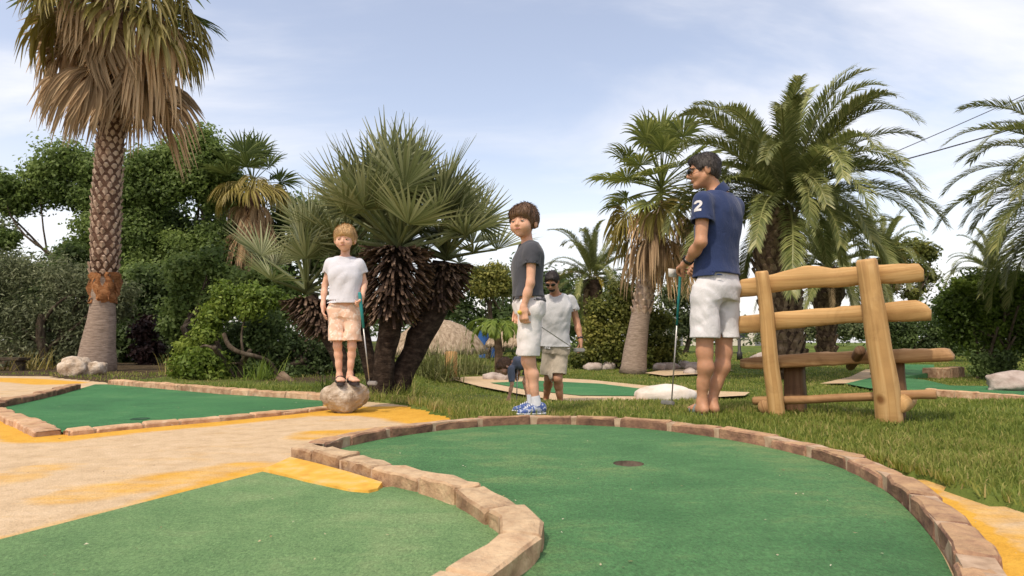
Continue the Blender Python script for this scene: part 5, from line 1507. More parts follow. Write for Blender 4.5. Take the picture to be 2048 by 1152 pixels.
def ell(c, R, r):
    """ellipsoid; rows of R are its axes"""
    c = np.asarray(c, float); R = np.asarray(R, float); r = np.asarray(r, float); m = r.max()
    def fn(x, y, z):
        dx, dy, dz = x - c[0], y - c[1], z - c[2]
        q = [(R[i][0] * dx + R[i][1] * dy + R[i][2] * dz) for i in range(3)]
        k0 = np.sqrt(sum((q[i] / r[i]) ** 2 for i in range(3))); k1 = np.sqrt(sum((q[i] / r[i] ** 2) ** 2 for i in range(3))) + 1e-9
        return k0 * (k0 - 1) / k1
    return (c - m, c + m), fn
def loft(st, right, front, n=2.3):
    """stations (centre, half width, half depth) along a spine, with oval sections"""
    cs = np.array([q[0] for q in st], float); w = np.array([q[1] for q in st]); dp = np.array([q[2] for q in st])
    ax = norm(cs[-1] - cs[0]); ts = (cs - cs[0]) @ ax
    right = norm(right - ax * (right @ ax)); front = norm(np.cross(ax, right)) * (1 if np.cross(ax, right) @ front > 0 else -1)
    ox = (cs - cs[0]) @ right; oy = (cs - cs[0]) @ front
    T = np.linspace(ts[0], ts[-1], 60)
    def sm(v):
        y = np.interp(T, ts, v); k = np.ones(7) / 7
        return np.convolve(np.pad(y, 3, mode='edge'), k, 'valid')
    W, DP, OX, OY = sm(w), sm(dp), sm(ox), sm(oy)
    m = max(w.max(), dp.max())
    def fn(x, y, z):
        dx, dy, dz = x - cs[0][0], y - cs[0][1], z - cs[0][2]
        t = dx * ax[0] + dy * ax[1] + dz * ax[2]
        tc_ = np.clip(t, ts[0], ts[-1])
        Wt, Dt = np.interp(tc_, T, W), np.interp(tc_, T, DP)
        a = (dx * right[0] + dy * right[1] + dz * right[2] - np.interp(tc_, T, OX)) / Wt
        b = (dx * front[0] + dy * front[1] + dz * front[2] - np.interp(tc_, T, OY)) / Dt
        d = ((np.abs(a) ** n + np.abs(b) ** n) ** (1 / n) - 1) * np.minimum(Wt, Dt)
        e = np.maximum(ts[0] - t, t - ts[-1])
        return np.where(e > 0, np.sqrt(np.maximum(d, 0) ** 2 + e * e), np.maximum(d, e))
    return (cs.min(0) - m, cs.max(0) + m), fn

def skin_mat(name, c):
    m, t, b = new_mat(name)
    v = geo_pos(t); n = noise(t, 18, 5, .6, v)
    r = ramp(t, [(.3, tuple(x * .86 for x in c)), (.7, tuple(min(1, x * 1.1) for x in c))]); t.links.new(n.outputs['Fac'], r.inputs[0])
    t.links.new(r.outputs[0], b.inputs['Base Color']); b.inputs['Roughness'].default_value = .52; b.inputs['Specular IOR Level'].default_value = .35
    b.inputs['Subsurface Weight'].default_value = .12; b.inputs['Subsurface Radius'].default_value = (.012, .005, .003); b.inputs['Subsurface Scale'].default_value = .5
    return m
def cloth_mat(name, c, pattern=None):
    m, t, b = new_mat(name)
    v = geo_pos(t); n = noise(t, 10, 5, .6, v); w = noise(t, 420, 2, .6, v)
    r = ramp(t, [(.3, tuple(x * .93 for x in c)), (.7, tuple(min(1, x * 1.05) for x in c))]); t.links.new(n.outputs['Fac'], r.inputs[0])
    out = r.outputs[0]
    if pattern:
        p = noise(t, pattern[1], 3, .5, v, 1.2); pr = ramp(t, [(.52, (0, 0, 0)), (.60, (1, 1, 1))]); t.links.new(p.outputs['Fac'], pr.inputs[0])
        out = mixc(t, pr.outputs[0], out, pattern[0])
    t.links.new(out, b.inputs['Base Color']); b.inputs['Roughness'].default_value = .9; b.inputs['Specular IOR Level'].default_value = .15
    b.inputs['Sheen Weight'].default_value = .15
    n3 = noise(t, 26, 5, .55, geo_pos(t, (1, 1, .6)), .9)
    ad = t.nodes.new('ShaderNodeMath'); ad.operation = 'MULTIPLY_ADD'; ad.inputs[1].default_value = .08
    t.links.new(w.outputs['Fac'], ad.inputs[0]); t.links.new(n3.outputs['Fac'], ad.inputs[2])
    bump(t, b, ad.outputs[0], .5, .012)
    return m
def hair_mat(name, c0, c1):
    m, t, b = new_mat(name)
    v = geo_pos(t, (1, 1, .22)); n = noise(t, 150, 4, .6, v)
    r = ramp(t, [(.32, c0), (.68, c1)]); t.links.new(n.outputs['Fac'], r.inputs[0]); t.links.new(r.outputs[0], b.inputs['Base Color'])
    b.inputs['Roughness'].default_value = .5; b.inputs['Specular IOR Level'].default_value = .4
    bump(t, b, n.outputs['Fac'], .9, .006)
    return m
M_EYEW = plain('eye_white', (.62, .58, .54), .3); M_EYED = plain('eye_dark', (.025, .016, .012), .2, .6)
M_LIP = plain('lips', (.42, .17, .13), .5); M_LENS = plain('sunglass_lens', (.008, .008, .009), .08, .7)

def frame(face, up=(0, 0, 1)):
    f = norm(face); u = np.asarray(up, float); u = norm(u - f * (u @ f)); r = np.cross(f, u)   # person's right hand side
    return np.array([r, f, u])

class Person:
    """joints are world points; s scales the limb thickness from an adult's"""
    def __init__(p, label, base, J, fwd, face, s, hh, skin, h=0.005, face_up=(0, 0, 1), slim=1.0, thin=1.0, kid=False, shod=False):
        p.kid = kid; p.shod = shod
        p.J = {k: np.asarray(v, float) for k, v in J.items()}; p.s = s; p.hh = hh / .235; p.slim = slim
        p.e = empty('person', base, label, 'person')
        p.skin = skin; p.h = h
        p.fwd = norm(np.r_[np.asarray(fwd, float)[:2], fwd[2] if len(fwd) > 2 else 0])
        p.H = frame(face, face_up); p.thin = thin
        J = p.J
        p.spine = norm(J['neck'] - J['pelvis']); p.right = norm(np.cross(p.fwd, p.spine)); p.front = np.cross(p.spine, p.right)
        pts = np.array(list(p.J.values())); p.lo = pts.min(0) - .28; p.hi = pts.max(0) + .28
    def hp(p, x, y, z): return p.J['head'] + p.hh * (p.H[0] * x + p.H[1] * y + p.H[2] * z)
    def torso(p, grow=0.0, lo=0.0, hi=1.0, hem_flare=0.0, sl=1.0):
        s, J = p.s, p.J; a, b = J['pelvis'], J['neck']; L = b - a
        st = [(-.16, .150, .105, .0), (0, .168, .118, -.005), (.22, .150, .108, .01), (.42, .150, .108, .012), (.62, .165, .118, .008), (.78, .170, .112, -.004), (.90, .125, .085, -.012), (1.0, .062, .060, -.01)]
        out = []
        for t, w, d, o in st:
            if t < lo - 1e-6 or t > hi + 1e-6: continue
            out.append((a + L * t + p.front * o * s, (w * p.slim * sl + grow) * s, (d * p.slim * sl + grow) * s))
        return out
    def body(p, curls, thumbs=None, feet=True, hand_n=None):
        s, J, hh = p.s, p.J, p.hh
        f = Field(p.lo, p.hi, p.h)
        f.add(loft(p.torso(-.012), p.right, p.front), .02)
        th = p.thin
        for S in 'LR':
            sg = -1 if S == 'L' else 1
            sh, el_, wr = J['sh' + S], J['el' + S], J['wr' + S]
            f.add(cone(J['neck'] + (sh - J['neck']) * .3 - p.spine * .02 * s, sh, .050 * s, .052 * s), .04 * s)
            f.add(cone(sh, el_, .050 * s * th, .039 * s * th), .03 * s)
            f.add(cone(el_, el_ + (wr - el_) * .45, .039 * s * th, .040 * s * th), .02 * s)
            f.add(cone(el_ + (wr - el_) * .4, wr, .039 * s * th, .0265 * s * th), .02 * s)
            hip, kn, an = J['hip' + S], J['kn' + S], J['an' + S]
            f.add(cone(hip, kn, .082 * s * th, .054 * s * th), .03 * s)
            back = -p.front
            cf = kn + (an - kn) * .30 + back * .014 * s
            f.add(cone(kn, cf, .050 * s * th, (.048 if p.kid else .053) * s * th), .03 * s)
            f.add(cone(cf, kn + (an - kn) * .68, .052 * s * th, .038 * s * th), .025 * s)
            f.add(cone(kn + (an - kn) * .6, an, .040 * s * th, .034 * s * th), .02 * s)
            toe = J['toe' + S]; dirf = norm(toe - an); fd = norm(np.r_[dirf[:2], 0]); sd = np.cross([0, 0, 1], fd)
            an0 = an + np.array([0, 0, -.045 * s]); 
            f.add(cone(an, an0 - fd * .035 * s, .034 * s, .030 * s), .02 * s)
            f.add(cone(an0, an0 + (toe - an0) * .6, (.028 if p.shod else .036) * s, (.024 if p.shod else .030) * s, sd, 1.15), .02 * s)
            f.add(cone(an0 + (toe - an0) * .6, toe - fd * (.03 if p.shod else 0) * s, .028 * s, .021 * s, sd, 1.2 if p.shod else 1.75), .015 * s)
            for i in range(0 if p.shod else 5):
                o = sd * (i - 2) * .0155 * s * sg
                f.add(cone(toe + o, toe + o + fd * (.022 - .005 * abs(i - 1)) * s, .0095 * s, .0085 * s), .004)
        # head
        R = p.H; hp = p.hp
        f.add(cone(J['neck'] - p.spine * .02 * s, hp(0, -.030, -.06), .054 * s * th, (.038 if p.kid else .050) * hh), (.022 if p.kid else .035) * s)
        if p.kid:
            f.add(ell(hp(0, -.016, .030), R, np.array([.078, .094, .086]) * hh), .02)
            f.add(ell(hp(0, .034, -.026), R, np.array([.061, .056, .066]) * hh), .02 * hh)
            f.add(cone(hp(0, .014, -.055), hp(0, .056, -.078), .042 * hh, .019 * hh), .02 * hh)
            for sg in (-1, 1):
                f.add(ball(hp(sg * .032, .054, -.034), .030 * hh), .02 * hh)
                f.add(ell(hp(sg * .079, -.010, -.008), R, np.array([.010, .020, .031]) * hh), .008 * hh)
                f.cut(ball(hp(sg * .030, .1015, -.006), .012 * hh), .014 * hh)
            f.add(cone(hp(0, .088, -.006), hp(0, .0985, -.028), .006 * hh, .0095 * hh), .012 * hh)
            f.add(cone(hp(-.009, .090, -.031), hp(.009, .090, -.031), .0075 * hh, .0075 * hh), .006 * hh)
            f.add(cone(hp(-.015, .082, -.052), hp(.015, .082, -.052), .007 * hh, .007 * hh), .010 * hh)
        else:
            f.add(ell(hp(0, -.018, .035), R, np.array([.074, .094, .084]) * hh), .02)
            f.add(ell(hp(0, .026, -.028), R, np.array([.060, .062, .080]) * hh), .02 * hh)
            f.add(cone(hp(0, .012, -.062), hp(0, .058, -.096), .047 * hh, .021 * hh), .02 * hh)
            for sg in (-1, 1):
                f.add(ball(hp(sg * .034, .056, -.032), .028 * hh), .02 * hh)
                f.add(cone(hp(sg * .05, .0, -.045), hp(sg * .022, .06, -.092), .022 * hh, .018 * hh), .02 * hh)
                f.add(cone(hp(sg * .012, .091, .024), hp(sg * .045, .078, .024), .010 * hh, .010 * hh), .012 * hh)
                f.add(ell(hp(sg * .077, -.012, -.005), R, np.array([.010, .021, .034]) * hh), .008 * hh)
                f.cut(ball(hp(sg * .030, .098, .004), .0135 * hh), .012 * hh)
            f.add(cone(hp(0, .090, .010), hp(0, .108, -.026), .008 * hh, .0125 * hh), .010 * hh)
            f.add(cone(hp(-.013, .096, -.034), hp(.013, .096, -.034), .009 * hh, .009 * hh), .006 * hh)
            f.add(cone(hp(-.017, .084, -.060), hp(.017, .084, -.060), .0075 * hh, .0075 * hh), .008 * hh)
            f.cut(cone(hp(-.02, .097, -.061), hp(.02, .097, -.061), .0035 * hh, .0035 * hh), .004 * hh)
        # hands
        for S in 'LR':
            if curls.get(S) is None: continue
            p.hand(f, S, *curls[S])
        V, Q = f.mesh()
        p.bodyo = part('body', V, Q, p.skin, p.e)
        # features
        ez, ey_ = (-.006, .0815) if p.kid else (.004, .0835)
        for sg in (-1, 1):
            V, F = sphere(hp(sg * .030, ey_, ez), (.0115 * hh, .0085 * hh, .0058 * hh), R); ey = part('eye', V, F, M_EYEW, p.e)
            V, F = sphere(hp(sg * .030, ey_ + .0065, ez - .0005), (.0056 * hh, .0035 * hh, .0052 * hh), R); part('iris', V, F, M_EYED, ey)
            V, F = tube(np.array([hp(sg * .018, ey_ + .006, ez + .003), hp(sg * .030, ey_ + .0095, ez + .0062), hp(sg * .042, ey_ + .003, ez + .003)]), .0024 * hh, 6); part('eyelid', V, F, p.skin, p.e)
        lz, ly = (-.0525, .0895) if p.kid else (-.0605, .0885)
        V, F = sphere(hp(0, ly, lz), (.0185 * hh, .0050 * hh, .0056 * hh), R); part('lips', V, F, M_LIP, p.e)
        return p
    def brows(p, mat):
        hh = p.hh; hp = p.hp
        for sg in (-1, 1):
            V, F = tube(np.array([hp(sg * .014, (.091 if p.kid else .0985), (.011 if p.kid else .022)), hp(sg * .03, (.0885 if p.kid else .0965), (.016 if p.kid else .027)), hp(sg * .047, (.077 if p.kid else .0845), (.011 if p.kid else .022))]), np.array([.0022, .0028, .0016]) * hh, 6); part('eyebrow', V, F, mat, p.e)
    def hand(p, f, S, d, n, curl, spread=.0, size=None, thumb=.3):
        """d: along the hand, n: the way the palm faces; curl: bend of each finger in degrees"""
        s = size or p.s; d = norm(d); n = norm(n - d * (n @ d)); w = p.J['wr' + S]
        sg = 1 if S == 'L' else -1
        l = np.cross(d, n) * sg          # towards the thumb
        kn = w + d * .088 * s
        f.add(cone(w, w + d * .03 * s, .0255 * s, .026 * s, l, 1.15), .012 * s)
        for o in (-.024, 0, .024):
            f.add(cone(w + d * .022 * s + l * o * .7 * s, kn + l * o * s, .0165 * s, .0135 * s), .010 * s)
        ln = [.070, .080, .074, .058]
        for i in range(4):
            o = (.030 - .020 * i)
            q = kn + l * o * s; c = rad(curl[i] if hasattr(curl, '__len__') else curl); dd = d
            a = c * .45
            for j, (fr, r0, r1) in enumerate(((.46, .0092, .0085), (.30, .0085, .0078), (.24, .0078, .0066))):
                a2 = a if j == 0 else a + c * (.62 if j == 1 else .95)
                dv = norm(d * math.cos(a2) + n * math.sin(a2) + l * (1.5 - i) * spread)
                q2 = q + dv * ln[i] * fr * s * 1.06
                f.add(cone(q, q2, r0 * s, r1 * s), .003); q = q2
        t0 = w + d * .028 * s + l * .022 * s + n * .006 * s
        td = norm(d * .62 + l * (.75 - thumb) + n * (.25 + thumb)); t1 = t0 + td * .042 * s
        f.add(cone(t0, t1, .0155 * s, .0115 * s), .010 * s)
        td2 = norm(d * .85 + l * (.25 - thumb) + n * (.15 + thumb * 1.3)); t2 = t1 + td2 * .03 * s
        f.add(cone(t1, t2, .0110 * s, .0098 * s), .004); f.add(cone(t2, t2 + norm(td2 + n * .3) * .022 * s, .0098 * s, .008 * s), .004)
    def shirt(p, name, mat, hem, sleeve=.55, loose=.022, sl_r=.066, collar=False, amp=.006, nape=.0, hem_n=None, sl_flare=1.12, h=None, seed=0.0):
        s, J = p.s, p.J; f = Field(p.lo, p.hi, h or p.h)
        st = p.torso(loose, hem - .02, .93)
        a, b = J['pelvis'], J['neck']
        st0 = st[0]; hc_ = a + (b - a) * hem
        st = [(hc_ - p.spine * .02, st0[1] * 1.03 + .012, st0[2] * 1.03 + .014)] + [q for q in st if (q[0] - hc_) @ p.spine > .03] + [(b - p.spine * .012 * s, .088 * s, .074 * s)]
        f.add(loft(st, p.right, p.front, 2.4), .02)
        def wr(x, y, z):
            r = (x - a[0]) * p.right[0] + (y - a[1]) * p.right[1]; g = (x - a[0]) * p.front[0] + (y - a[1]) * p.front[1]
            q = vnoise(r * 9 + seed, g * 9 + z * 3.2, z * 6.5) + .6 * vnoise(r * 22 + z * 9 + seed, g * 22, z * 10) + .9 * (.5 - np.abs(vnoise(r * 7 + z * 8 + seed, g * 7 - z * 6, z * 5 + 4)))
            return amp * q
        fs = Field(p.lo, p.hi, h or p.h)
        for S in 'LR':
            sh, el_ = J['sh' + S], J['el' + S]
            fs.add(cone(sh - (el_ - sh) * .04, sh + (el_ - sh) * (sleeve + .25), sl_r * s, sl_r * sl_flare * s), 0)
        fs.displace(wr)
        for S in 'LR':
            sh, el_ = J['sh' + S], J['el' + S]; d = norm(el_ - sh); c = sh + (el_ - sh) * sleeve
            fs.cut(((c - .25 * s, c + .25 * s), lambda x, y, z, c=c, d=d: np.maximum(-((x - c[0]) * d[0] + (y - c[1]) * d[1] + (z - c[2]) * d[2]), np.sqrt((x - c[0]) ** 2 + (y - c[1]) ** 2 + (z - c[2]) ** 2) - .21 * s)), .002)
            fs.cut(cone(c - d * .012, c + d * .06, (sl_r * sl_flare - .011) * s, (sl_r * sl_flare - .009) * s), .003)
            f.add(cone(b + (sh - b) * .35 - p.spine * .025 * s, sh - p.spine * .010 * s, .060 * s, .058 * s), .05 * s)
        f.displace(wr)
        k_ = .022 * s; hk = np.clip(k_ - np.abs(f.D - fs.D), 0, None) / k_
        f.D = np.minimum(f.D, fs.D) - hk * hk * k_ * .25
        f.clip(hc_, -(hem_n if hem_n is not None else p.spine))
        inner = [(q[0] - p.spine * .001, q[1] - .010, q[2] - .010) for q in st[:2]]
        f.cut(loft([(inner[0][0] - p.spine * .03, inner[0][1], inner[0][2]), (inner[0][0] + p.spine * .045, inner[0][1] * .99, inner[0][2] * .99)], p.right, p.front, 2.4), .003)
        f.cut(cone(b - p.spine * .012 * s + p.front * .012 * s, p.J['head'], .062 * s, .075 * s), .006)
        if collar:
            fc = Field(b - .16, b + .16, h or p.h)
            up_ = norm(p.J['head'] - b)
            fc.add(cone(b - up_ * .04 * s, b + up_ * .08 * s, .080 * s, .066 * s), 0)
            fc.cut(cone(b - up_ * .06 * s, b + up_ * .12 * s, .064 * s, .055 * s), 0.001)
            fc.clip(b + up_ * .030 * s, norm(up_ + p.front * .35)); fc.clip(b - up_ * .02 * s, -up_)
            V, Q = fc.mesh(); part('collar', V, Q, mat, p.e)
        V, Q = f.mesh()
        return part(name, V, Q, mat, p.e)
    def shorts(p, name, mat, top=.10, len_=.75, rad_=.098, flare=1.10, amp=.006, h=None, grow=.016, seed=0.0, hem_tilt=0.0):
        s, J = p.s, p.J; f = Field(p.lo, p.hi, h or p.h); a, b = J['pelvis'], J['neck']
        c0 = a + (b - a) * top
        st = p.torso(grow, -.16, top + .1)
        f.add(loft([(c0, st[-1][1] - .024 * s, st[-1][2] - .024 * s), (a, st[1][1] if len(st) > 2 else st[0][1], st[1][2] if len(st) > 2 else st[0][2]), (a - p.spine * .09 * s, st[0][1] * .96, st[0][2] * 1.0)], p.right, p.front, 2.3), .03)
        for S in 'LR':
            hip, kn = J['hip' + S], J['kn' + S]; e = hip + (kn - hip) * (len_ + .10)
            f.add(cone(hip, e, rad_ * s, rad_ * flare * s), .07 * s if S == 'L' else .02 * s)
        mc = (J['hipL'] + J['hipR']) / 2 - p.spine * .09 * s; mk = (J['knL'] + J['knR']) / 2
        f.cut(cone(mc, mk, .004 * s, .018 * s, p.front, 9.0), .020 * s)
        def wr(x, y, z):
            r = (x - a[0]) * p.right[0] + (y - a[1]) * p.right[1]; g = (x - a[0]) * p.front[0] + (y - a[1]) * p.front[1]
            q = vnoise(r * 10 + seed, g * 10 + z * 4, z * 7) + .7 * vnoise(r * 24 + seed + z * 13, g * 24 - z * 9, z * 12) + .8 * (.5 - np.abs(vnoise(r * 8 - z * 7 + seed, g * 8 + z * 6, z * 6)))
            return amp * q
        f.displace(wr)
        for S in 'LR':
            hip, kn = J['hip' + S], J['kn' + S]; d = norm(kn - hip); c = hip + (kn - hip) * len_; dz = norm(d * .5 + np.array([0, 0, -.5])); sg = 1 if S == 'L' else -1
            f.cut(((c - .2 * s, c + .2 * s), lambda x, y, z, c=c, d=dz, sg=sg: np.maximum(-((x - c[0]) * d[0] + (y - c[1]) * d[1] + (z - c[2]) * d[2]), np.maximum(np.sqrt((x - c[0] - d[0] * .06) ** 2 + (y - c[1] - d[1] * .06) ** 2 + (z - c[2] - d[2] * .06) ** 2) - .165 * s, sg * ((x - mk[0]) * p.right[0] + (y - mk[1]) * p.right[1] + (z - mk[2]) * p.right[2]) - .002))), .002)
            (bl, bh), cf_ = cone(c + d * .02 * s, c + d * .12 * s, (rad_ * flare - .016) * s, (rad_ * flare - .012) * s)
            f.cut(((bl, bh), lambda x, y, z, cf_=cf_, sg=sg, c=c, d=d: np.maximum(np.maximum(cf_(x, y, z), -((x - c[0]) * d[0] + (y - c[1]) * d[1] + (z - c[2]) * d[2]) - .03 * s), sg * ((x - mk[0]) * p.right[0] + (y - mk[1]) * p.right[1] + (z - mk[2]) * p.right[2]) + .008 * s)), .002)
        V, Q = f.mesh()
        return part(name, V, Q, mat, p.e)
    def hair(p, mat, kind, h=.0045, seed=0.0):
        hh = p.hh; hp = p.hp; R = p.H; c = p.J['head']
        f = Field(c - .2 * hh, c + .2 * hh, h)
        f.add(ell(hp(0, -.022, .040), R, np.array([.085, .103, .090]) * hh), .02)
        if kind == 'bowl':
            f.add(ell(hp(0, .048, .052), R, np.array([.072, .052, .046]) * hh), .025 * hh)
            for sg in (-1, 1): f.add(ell(hp(sg * .062, -.012, .010), R, np.array([.024, .056, .052]) * hh), .02 * hh)
            f.add(ell(hp(0, -.075, -.025), R, np.array([.062, .038, .055]) * hh), .03 * hh)
        else:
            f.add(ell(hp(0, .035, .078), R, np.array([.062, .056, .036]) * hh), .025 * hh)
            for sg in (-1, 1): f.add(ell(hp(sg * .066, -.03, .015), R, np.array([.015, .046, .046]) * hh), .02 * hh)
            f.add(ell(hp(0, -.075, -.020), R, np.array([.058, .034, .056]) * hh), .03 * hh)
        def st(x, y, z):
            q = np.stack([x - c[0], y - c[1], z - c[2]], -1) / hh
            u = q @ R[0]; v = q @ R[1]; w = q @ R[2]
            an = np.arctan2(u, v + .02)
            return hh * (.0030 * vnoise(an * 9 + seed, w * 8, 3.3) + .0022 * vnoise(an * 26 + seed, w * 12, u * 8) + .002 * vnoise(u * 90, v * 90, w * 30))
        f.displace(st, .02)
        # face opening
        if kind == 'bowl':
            f.cut(ell(hp(0, .114, -.048), R, np.array([.062, .078, .076]) * hh), .008 * hh)
            for sg in (-1, 1): f.cut(ell(hp(sg * .085, .002, -.045), R, np.array([.022, .034, .040]) * hh), .006)
        else:
            f.cut(ell(hp(0, .108, -.010), R, np.array([.064, .068, .085]) * hh), .008 * hh)
            for sg in (-1, 1): f.cut(ell(hp(sg * .080, .012, -.030), R, np.array([.022, .040, .046]) * hh), .006)
        f.clip(hp(0, 0, -.052 if kind == 'bowl' else -.072), -norm(R[2] * 1.0 + R[1] * (.35 if kind == 'bowl' else 0)))
        V, Q = f.mesh()
        ho = part('hair', V, Q, mat, p.e)
        # loose strands combed down from the crown over the cap
        r = np.random.default_rng(int(seed * 10) + 3)
        A, B, C = V[Q[:, 0]], V[Q[:, 1]], V[Q[:, 2]]
        nn = np.cross(B - A, C - A); nn /= np.linalg.norm(nn, axis=1)[:, None] + 1e-12
        out = np.einsum('ij,ij->i', A - c, nn) > 0
        pick = r.choice(np.nonzero(out)[0], 2600)
        cr_ = hp(.01, -.05, .13)
        q = A[pick]; nq = nn[pick]; d = q - cr_; d = d / (np.linalg.norm(d, axis=1)[:, None] + 1e-9) + (-.75 * R[2] + .10 * R[1] * (kind == 'bowl')) + .09 * r.normal(size=q.shape)
        d -= nq * np.einsum('ij,ij->i', d, nq)[:, None]; d /= np.linalg.norm(d, axis=1)[:, None] + 1e-9
        ef = (q + d * .03 * hh - c) / hh
        keep = ~((ef @ R[1] > .045) & (ef @ R[2] < .030) & (np.abs(ef @ R[0]) < .062)) & ~((ef @ R[1] > -.02) & (ef @ R[2] < -.035)) & ~(ef @ R[2] < (-.018 if kind == 'bowl' else -.06))
        q, nq, d = q[keep], nq[keep], d[keep]
        w = np.cross(d, nq) * .0016 * hh; L = (r.uniform(.016, .034, len(q)) if kind == 'bowl' else r.uniform(.012, .028, len(q)))[:, None] * hh
        m_ = q + d * L * .5 + nq * .0022 * hh; e_ = q + d * L + nq * (.001 + .003 * r.random((len(q), 1))) * hh
        VV = np.stack([q - w, q + w, m_ + w, m_ - w, e_ + w * .3, e_ - w * .3], 1).reshape(-1, 3); i_ = np.arange(len(q))[:, None] * 6
        part('hair_strands', VV, np.concatenate([i_ + [0, 1, 2, 3], i_ + [3, 2, 4, 5]]), mat, ho, False, kind='stuff')
        return ho
    def sunglasses(p):
        hh = p.hh; hp = p.hp
        o = None
        V, F = tube(np.array([hp(-.075, .02, .008), hp(-.071, .075, .008), hp(-.055, .094, .008), hp(-.006, .109, .010), hp(.006, .109, .010), hp(.055, .094, .008), hp(.071, .075, .008), hp(.075, .02, .008)]), .003 * hh, 6)
        o = part('sunglasses', V, F, M_EYED, p.e)
        for sg in (-1, 1):
            ax = norm(p.H[1] * .93 + p.H[0] * sg * .36); rr = frame(ax, p.H[2])
            V, F = sphere(hp(sg * .034, .103, .003), (.0275 * hh, .0055 * hh, .0195 * hh), rr); part('lens', V, F, M_LENS, o)

def sphere(c, r, R, n=14, m=8):
    V = []; F = []
    for i in range(m + 1):
        t = PI * i / m
        for j in range(n):
            a = 2 * PI * j / n
            q = np.array([math.sin(t) * math.cos(a) * r[0], math.sin(t) * math.sin(a) * r[1], math.cos(t) * r[2]])
            V.append(np.asarray(c) + R[0] * q[0] + R[1] * q[1] + R[2] * q[2])
    F = [(i*n+j, (i+1)*n+j, (i+1)*n+(j+1) % n, i*n+(j+1) % n) for i in range(m) for j in range(n)]
    return V, F

M_TEAL = plain('teal_grip', (.02, .22, .22), .6); M_STEEL = plain('grey_shaft', (.42, .40, .38), .35, .5, .6); M_YGRIP = plain('yellow_grip', (.62, .45, .05), .6)
M_HEADM = plain('putter_head', (.30, .29, .28), .4, .5, .5)
def putter(label, top, tip, grip_mat, grip_len=.25, r=.006, face=(1, 0, 0), head=True, grip_r=.0115, hl=.11):
    top = np.asarray(top, float); tip = np.asarray(tip, float); d = norm(tip - top)
    e = empty('putter', tip, label, 'golf putter')
    V, F = tube([top, top + d * .01, top + d * grip_len * .5, top + d * grip_len], [grip_r * .7, grip_r, grip_r * .95, grip_r * .7], 10); part('grip', V, F, grip_mat, e)
    V, F = tube([top + d * grip_len * .95, tip - d * .005], [r, r * .85], 8); part('shaft', V, F, M_STEEL, e)
    if head:
        fx = norm(np.r_[np.asarray(face, float)[:2], 0])
        V, F = boxm((0, 0, 0), (hl, .026, .028), 0, .006)
        V = np.array(V); R_ = np.stack([fx, np.array([-fx[1], fx[0], 0]), np.array([0, 0, 1.0])])
        V = V @ R_ + tip + fx * hl * .3; part('head', V, F, M_HEADM, e, False)
    return e

def watch(p, S, mat=None):
    w, el_ = p.J['wr' + S], p.J['el' + S]; d = norm(el_ - w); c = w + d * .022
    u = norm(np.cross(d, [0, 0, 1.0])); v = np.cross(d, u); R = .031 * p.s; n = 20; V = []
    for (t, rr) in ((-.011, R), (-.010, R + .004), (.010, R + .004), (.011, R)):
        V += [c + d * t + rr * (math.cos(a) * u + math.sin(a) * v) for a in np.arange(n) * 2 * PI / n]
    F = [(i*n+j, i*n+(j+1) % n, (i+1)*n+(j+1) % n, (i+1)*n+j) for i in range(3) for j in range(n)]
    o = part('wristwatch', V, F, M_EYED, p.e)
    q = norm(c - p.J['pelvis']); q = norm(q - d * (q @ d)) 
    V, F = tube([c + q * (R + .002), c + q * (R + .009)], [.017 * p.s, .016 * p.s], 14); part('dial', V, F, M_LENS, o)

def shoe(p, S, mats, sole=True, h=.004):
    """closed trainer: upper, pale sole and laces"""
    s = p.s; an, toe = p.J['an' + S], p.J['toe' + S]; fd = norm(np.r_[(toe - an)[:2], 0]); sd = np.cross([0, 0, 1], fd); up = np.array([0, 0, 1.0])
    g = toe[2] - .024 * s
    f = Field(np.minimum(an, toe) - .12, np.maximum(an, toe) + .12, h)
    hl = np.r_[(an - fd * .045 * s)[:2], g + .048 * s]
    f.add(cone(hl, np.r_[(an + fd * .06 * s)[:2], g + .040 * s], .034 * s, .036 * s, sd, 1.05), .015)
    f.add(cone(np.r_[(an + fd * .04 * s)[:2], g + .040 * s], np.r_[(toe - fd * .005)[:2], g + .026 * s], .038 * s, .026 * s, sd, 1.3), .015)
    f.add(cone(hl + up * .02 * s, an - up * .012 * s - fd * .004, .034 * s, .039 * s), .015)
    f.cut(cone(an + up * .02 * s, an + up * .12 * s, .034 * s, .042 * s), .004)
    f.clip(np.r_[an[:2], g + .014 * s], -up)
    V, Q = f.mesh(); o = part('shoe', V, Q, mats[0], p.e)
    f = Field(np.minimum(an, toe) - .12, np.maximum(an, toe) + .12, h)
    f.add(cone(np.r_[hl[:2], g + .03 * s], np.r_[(an + fd * .06 * s)[:2], g + .03 * s], .038 * s, .039 * s, sd, 1.06), .015)
    f.add(cone(np.r_[(an + fd * .04 * s)[:2], g + .03 * s], np.r_[(toe)[:2], g + .03 * s], .040 * s, .030 * s, sd, 1.3), .015)
    f.clip(np.r_[an[:2], g + .024 * s], up); f.clip(np.r_[an[:2], g], -up)
    V, Q = f.mesh(); part('sole', V, Q, mats[1], o)
    for i in range(4):
        c = np.r_[(an + fd * (.045 + .016 * i) * s)[:2], g + (.088 - .007 * i) * s]
        V, F = tube([c - sd * .022 * s - up * .006 * s, c + up * .003, c + sd * .022 * s - up * .006 * s], .0045 * s, 6); part('lace', V, F, mats[1], o)

